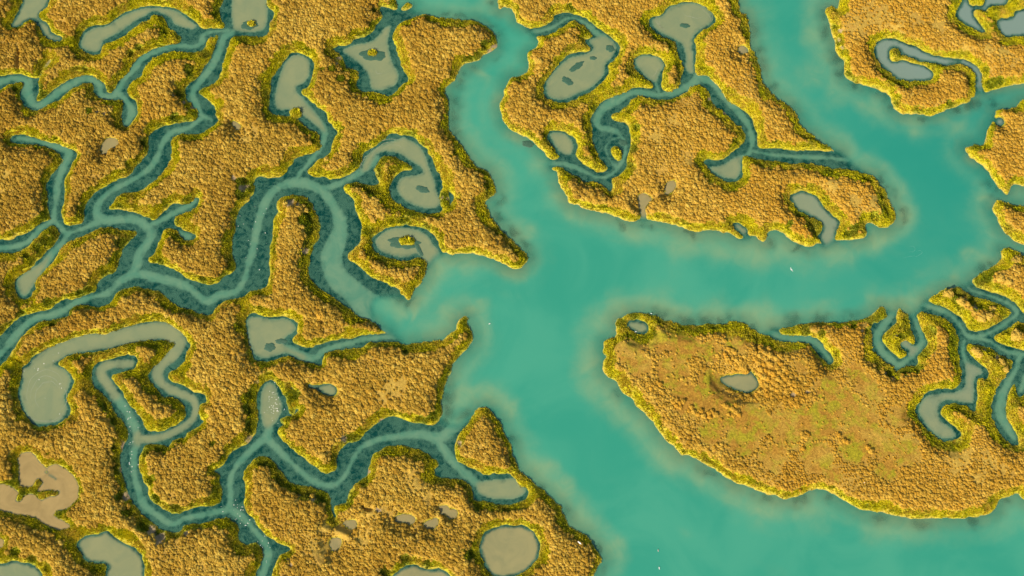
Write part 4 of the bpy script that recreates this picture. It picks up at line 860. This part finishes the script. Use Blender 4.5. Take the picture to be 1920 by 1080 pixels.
# ------------------------------------------------------------------ weed patches in the ponds
for px, py, rx, ry, ang, labl in WEED_THINGS:
    cx, cy = ground(px, py, 0.0); V = []; F = []; a = math.radians(ang); rr = random.Random(int(px))
    rings, segs = 7, 40
    ph = [rr.uniform(0, 6.28) for _ in range(5)]
    for i in range(rings):
        f = 1-i/rings
        for j in range(segs):
            t = 2*math.pi*j/segs
            wob = 1+0.10*math.sin(2*t+ph[0])+0.08*math.sin(5*t+ph[1])+0.06*math.sin(9*t+ph[2])+rr.uniform(-.06, .06)
            ux, uy = 1.25*rx*PX*f*wob*math.cos(t), 1.25*ry*PX*f*wob*math.sin(t)
            V.append((ux*math.cos(a)-uy*math.sin(a), ux*math.sin(a)+uy*math.cos(a), 0.012+0.07*(1-f*f)**0.7*(i > 0)+rr.uniform(0, 0.03)*(i > 0)))
    V.append((0, 0, 0.09))
    for i in range(rings-1):
        for j in range(segs):
            F.append((i*segs+j, i*segs+(j+1) % segs, (i+1)*segs+(j+1) % segs, (i+1)*segs+j))
    for j in range(segs): F.append(((rings-1)*segs+j, (rings-1)*segs+(j+1) % segs, len(V)-1))
    o = mesh_obj('weed_patch', V, F, M_weed); o.location = (cx, cy, 0.0)
    tag(o, labl, 'water weed', 'thing')

# ------------------------------------------------------------------ birds
def skin_body(rings, segs=12):
    """rings: (x, z, half width, half height) nose to tail -> closed tube along x"""
    V = []; F = []
    for x, z, w, h in rings:
        for j in range(segs):
            t = 2*math.pi*j/segs; V.append((x, w*math.cos(t), z+h*math.sin(t)))
    for i in range(len(rings)-1):
        for j in range(segs): F.append((i*segs+j, i*segs+(j+1) % segs, (i+1)*segs+(j+1) % segs, (i+1)*segs+j))
    V.append((rings[0][0]+0.005, 0, rings[0][1])); V.append((rings[-1][0]-0.01, 0, rings[-1][1]))
    for j in range(segs):
        F.append(((j+1) % segs, j, len(V)-2)); k = (len(rings)-1)*segs; F.append((k+j, k+(j+1) % segs, len(V)-1))
    return V, F
BODY = [(.23, .015, .012, .012), (.215, .02, .028, .03), (.185, .025, .036, .038), (.15, .015, .032, .036), (.11, 0, .05, .052), (.04, -.008, .072, .07), (-.04, -.008, .07, .065), (-.11, 0, .05, .045), (-.16, .005, .034, .024), (-.21, .008, .045, .010), (-.27, .01, .06, .005)]
def wing(V, F, side, bend):
    """tapered wing blade with elbow and swept tip; span 0.62"""
    prof = [(0.06, .03, .085, -.075, .0), (0.16, .055, .10, -.07, .04), (0.28, .085, .105, -.055, .065), (0.40, .05, .06, -.07, .05), (0.52, -.02, -.01, -.10, .02), (0.62, -.115, -.10, -.135, -.01)]
    base = len(V)
    for s, _, le, te, up in prof:
        z = .03+bend*s*0.6+up*0.5
        th = .016*(1-s/0.75)
        y = side*s
        V += [(le, y, z), ((le+te)/2, y, z+th), (te, y, z), ((le+te)/2, y, z-th)]
    for i in range(len(prof)-1):
        for k in range(4):
            q = (base+i*4+k, base+i*4+(k+1) % 4, base+(i+1)*4+(k+1) % 4, base+(i+1)*4+k)
            F.append(q if side > 0 else q[::-1])
    n = base+(len(prof)-1)*4
    F.append((n, n+1, n+2, n+3)); F.append((base+3, base+2, base+1, base))
def beak(parent, mat):
    V, F = skin_body([(.285, .008, .002, .002), (.26, .012, .006, .007), (.225, .016, .011, .012)], 8)
    o = mesh_obj('bill', V, F, mat, smooth=True); o.parent = parent
def empty(name, loc, rz, s=1.0):
    o = bpy.data.objects.new(name, None); C.objects.link(o); o.location = loc; o.rotation_euler = (0, 0, rz); o.scale = (s, s, s)
    o.empty_display_size = 0.2
    return o
def flying_gull(px, py, z, rz, s, labl):
    x, y = ground(px, py, z); e = empty('gull', (x, y, z), rz, s)
    V, F = skin_body(BODY); wing(V, F, 1, 0.25); wing(V, F, -1, 0.25)
    o = mesh_obj('body', V, F, M_white, smooth=True); o.parent = e
    beak(e, M_bill)
    e.rotation_euler = (math.radians(20), 0, rz)
    tag(e, labl, 'gull', 'thing')
def resting_bird(px, py, z, rz, s, mat, wmat, nm, labl, cat, legs=False, group=None):
    x, y = ground(px, py, z); e = empty(nm, (x, y, z), rz, s)
    rings = [(a, b+(0.09 if a > .14 else 0.045 if a > .1 else 0), c, d) for a, b, c, d in BODY]
    V, F = skin_body(rings); lift = 0.17 if legs else 0.02
    V = [(a, b, c+lift) for a, b, c in V]
    o = mesh_obj('body', V, F, mat, smooth=True); o.parent = e
    for sd_ in (1, -1):
        w, f = skin_body([(.10, 0, .008, .02), (.05, .008, .02, .05), (-.05, .01, .022, .05), (-.14, .012, .016, .03), (-.25, .012, .006, .01)], 8)
        w = [(a, b+sd_*(.062-max(0, -a)*.16), c+lift+.01) for a, b, c in w]
        q = mesh_obj('wing', w, f, wmat, smooth=True); q.parent = e
    V, F = skin_body([(.285, .098, .002, .002), (.26, .102, .006, .007), (.225, .106, .011, .012)], 8)
    q = mesh_obj('bill', [(a, b, c+lift) for a, b, c in V], F, M_bill, smooth=True); q.parent = e
    if legs:
        for sd_ in (1, -1):
            V = []; F = []
            for (zz, rr) in ((0.0, .007), (lift-.03, .008)):
                for j in range(6): V.append((-.01+rr*math.cos(j*1.047), sd_*.03+rr*math.sin(j*1.047), zz))
            for j in range(6): F.append((j, (j+1) % 6, 6+(j+1) % 6, 6+j))
            i = len(V); V += [(-.01, sd_*.03-.004, .004), (.055, sd_*.03-.025, .002), (.06, sd_*.03, .002), (.055, sd_*.03+.025, .002), (-.01, sd_*.03+.004, .004)]
            F.append((i, i+1, i+2, i+3, i+4))
            q = mesh_obj('leg', V, F, M_bill); q.parent = e
    tag(e, labl, cat, 'thing', group)
flying_gull(1484, 505.5, 12.0, math.radians(200), 0.95, 'white gull gliding over the turquoise water with spread wings')
resting_bird(1087, 1018, 1.5, math.radians(-40), 1.9, M_white, M_white, 'egret', 'large white bird resting in the shrubs by the lower river bank', 'bird')
resting_bird(1619.5, 907, 1.15, math.radians(75), 1.5, M_white, M_white, 'gull', 'white bird standing on the meadow above the yellow bank', 'bird', True)
resting_bird(1234, 1032, 0.0, math.radians(95), 1.1, M_brown, M_grey, 'duck', 'dull brownish duck floating on the river, the upper of two', 'duck')
resting_bird(1236, 1065, 0.0, math.radians(100), 1.2, M_white, M_grey, 'gull', 'pale gull floating on the river below the brownish duck', 'gull')
resting_bird(918, 607, 0.0, math.radians(20), 0.9, M_white, M_grey, 'gull', 'small white gull floating off the sandy spit in the channel', 'gull')
resting_bird(520.5, 770, 0.0, math.radians(30), 0.9, M_white, M_grey, 'gull', 'white gull standing in the shallow pale creek, left of a pair', 'gull', True)
resting_bird(533.5, 768, 0.0, math.radians(-120), 0.9, M_white, M_grey, 'gull', 'white gull standing by the dark weed edge, right of a pair', 'gull', True)
resting_bird(1192, 622, 0.15, math.radians(20), 0.9, M_white, M_grey, 'gull', 'white gull on the rim of the small blue grey pool', 'gull', True)
resting_bird(1221, 588, 0.1, math.radians(-20), 0.9, M_white, M_grey, 'gull', 'white gull on the top bank of the meadow island', 'gull', True)
resting_bird(452, 956, 0.0, math.radians(60), 0.8, M_white, M_grey, 'gull', 'small white gull at the fork of the lower left creek', 'gull', True)
resting_bird(461, 985, 0.0, math.radians(10), 0.8, M_white, M_grey, 'gull', 'small white gull downstream of the lower left creek fork', 'gull', True)
resting_bird(243, 868, 0.0, math.radians(80), 0.8, M_white, M_grey, 'gull', 'small white gull on the left side of the lower left creek', 'gull', True)

# ------------------------------------------------------------------ foam lines on the water
def ribbon(paths, name, labl, cat, mat=None):
    V = []; F = []
    for pts, w in paths:
        q = to_m(catmull(pts, 5, False), 0.0); n = len(q)
        for i in range(n):
            a = q[max(i-1, 0)]; c = q[min(i+1, n-1)]; dx, dy = c[0]-a[0], c[1]-a[1]; L = math.hypot(dx, dy) or 1
            ww = w*PX*0.5*math.sin(math.pi*(0.08+0.84*i/(n-1)))*random.uniform(0.4, 1.2)
            V += [(q[i][0]-dy/L*ww, q[i][1]+dx/L*ww, 0.006), (q[i][0]+dy/L*ww, q[i][1]-dx/L*ww, 0.006)]
            if i: k = len(V)-4; F.append((k+1, k, k+2, k+3))
    o = mesh_obj(name, V, F, mat or M_foam); tag(o, labl, cat, 'stuff'); return o
ribbon([(P("1704,462 1712,462 1716,467 1712,472 1704,472"), .9), (P("1718,471 1726,470 1729,474 1722,479 1716,482"), .9), (P("1694,484 1704,481 1716,480"), .7)], 'foam_ring', 'pale foam ring and ripples on the river left by a bird', 'foam', M_ripple)

sw = []
for k, (cx, cy, rx, ry, a0, a1, rot) in enumerate([(85, 735, 34, 42, 2.2, 5.6, .3), (85, 738, 27, 34, 2.6, 5.9, .3), (88, 742, 21, 26, 1.9, 4.7, .3), (92, 730, 17, 15, 3.3, 6.0, .2), (86, 760, 40, 32, .5, 2.7, 0), (86, 762, 36, 28, .3, 2.2, 0), (95, 745, 30, 30, -.9, .9, 0),
        (1290, 30, 46, 24, 5.2, 6.6, .1), (1292, 32, 40, 20, 5.3, 6.5, .1), (1280, 40, 50, 28, 2.2, 3.7, .1), (1275, 40, 42, 24, 2.2, 3.4, .1), (1270, 42, 34, 22, 2.3, 3.3, .1), (1295, 22, 25, 9, .3, 2.2, .3),
        (735, 300, 44, 40, 3.4, 5.3, 0), (735, 302, 38, 36, 3.3, 5.2, 0), (738, 305, 32, 34, 3.6, 5.4, 0), (690, 310, 12, 20, 2.8, 4.6, .3), (686, 312, 10, 18, 2.6, 4.2, .3), (555, 120, 14, 16, 3.6, 5.0, 0), (1220, 130, 12, 18, -.6, .9, .5), (712, 130, 8, 8, 1, 3, 0), (722, 455, 16, 14, 2.6, 4.4, 0), (1660, 100, 14, 20, 1.8, 2.8, 0)]):
    pts = [(cx+rx*math.cos(t)*math.cos(rot)-ry*math.sin(t)*math.sin(rot), cy+rx*math.cos(t)*math.sin(rot)+ry*math.sin(t)*math.cos(rot)) for t in np.linspace(a0, a1, 9)]
    sw.append(([(x+random.uniform(-1, 1), y+random.uniform(-1, 1)) for x, y in pts], 1.0))
ribbon(sw, 'foam_streaks', 'thin pale swirling foam streaks on the still ponds', 'foam', M_scum)
V = []; F = []
fl_pts = [(random.gauss(512, 9), random.gauss(752, 17)) for _ in range(46)]+[(random.gauss(242, 9), random.gauss(790, 22)) for _ in range(22)]+[(random.gauss(450, 14), random.gauss(962, 16)) for _ in range(26)]+[(random.gauss(247, 4), random.gauss(865, 30)) for _ in range(16)]+[(random.gauss(470, 22), random.gauss(420, 50)) for _ in range(26)]+[(random.gauss(495, 8), random.gauss(1010, 30)) for _ in range(26)]+[(random.gauss(85, 30), random.gauss(700, 40)) for _ in range(20)]
for px, py in fl_pts:
    x, y = ground(px, py, 0.0)
    if sample(sd, x, y) > -0.2: continue
    a = random.uniform(.04, .13); i = len(V); t0 = random.uniform(0, 6)
    for j in range(6): V.append((x+a*math.cos(t0+j*1.047)*random.uniform(.6, 1.3), y+a*math.sin(t0+j*1.047)*random.uniform(.6, 1.3), 0.012))
    V.append((x, y, 0.05))
    for j in range(6): F.append((i+j, i+(j+1) % 6, i+6))
o = mesh_obj('foam_flecks', V, F, M_foam); tag(o, 'tiny white foam flecks drifting in the lower left creeks', 'foam', 'stuff')

# ------------------------------------------------------------------ light
world = bpy.data.worlds.new('World'); bpy.context.scene.world = world; world.use_nodes = True
nt = world.node_tree; nt.nodes.clear()
SUN_EL = math.radians(33); SUN_AZ = math.radians(226)     # compass bearing of the sun: lower left of the picture
sky = nt.nodes.new('ShaderNodeTexSky'); sky.sky_type = 'NISHITA'; sky.sun_disc = False
sky.sun_elevation = SUN_EL; sky.sun_rotation = SUN_AZ; sky.air_density = 1.2; sky.dust_density = 2.0
bg = nt.nodes.new('ShaderNodeBackground'); bg.inputs['Strength'].default_value = 0.10
wo = nt.nodes.new('ShaderNodeOutputWorld')
nt.links.new(sky.outputs[0], bg.inputs[0]); nt.links.new(bg.outputs[0], wo.inputs[0])
sl = bpy.data.lights.new('sun', 'SUN'); sl.energy = 5.0; sl.angle = math.radians(1.2); sl.color = (1.0, 0.86, 0.66)
so = bpy.data.objects.new('sun', sl); C.objects.link(so)
sx, sy, sz = math.sin(SUN_AZ)*math.cos(SUN_EL), math.cos(SUN_AZ)*math.cos(SUN_EL), math.sin(SUN_EL)
from mathutils import Vector
so.rotation_euler = Vector((sx, sy, sz)).to_track_quat('Z', 'Y').to_euler()
so.location = (sx*300, sy*300, sz*300)

# ------------------------------------------------------------------ camera, colour
cd = bpy.data.cameras.new('camera'); cd.angle = HFOV; cd.clip_start = 1.0; cd.clip_end = 20000
co = bpy.data.objects.new('camera', cd); C.objects.link(co)
co.location = tuple(cam_pos); co.rotation_euler = (TILT, 0, 0)
sc = bpy.context.scene; sc.camera = co
sc.view_settings.view_transform = 'Standard'; sc.view_settings.look = 'None'; sc.view_settings.gamma = 1.0
sc.view_settings.exposure = 0.62
sc.cycles.max_bounces = 6; sc.cycles.transparent_max_bounces = 8
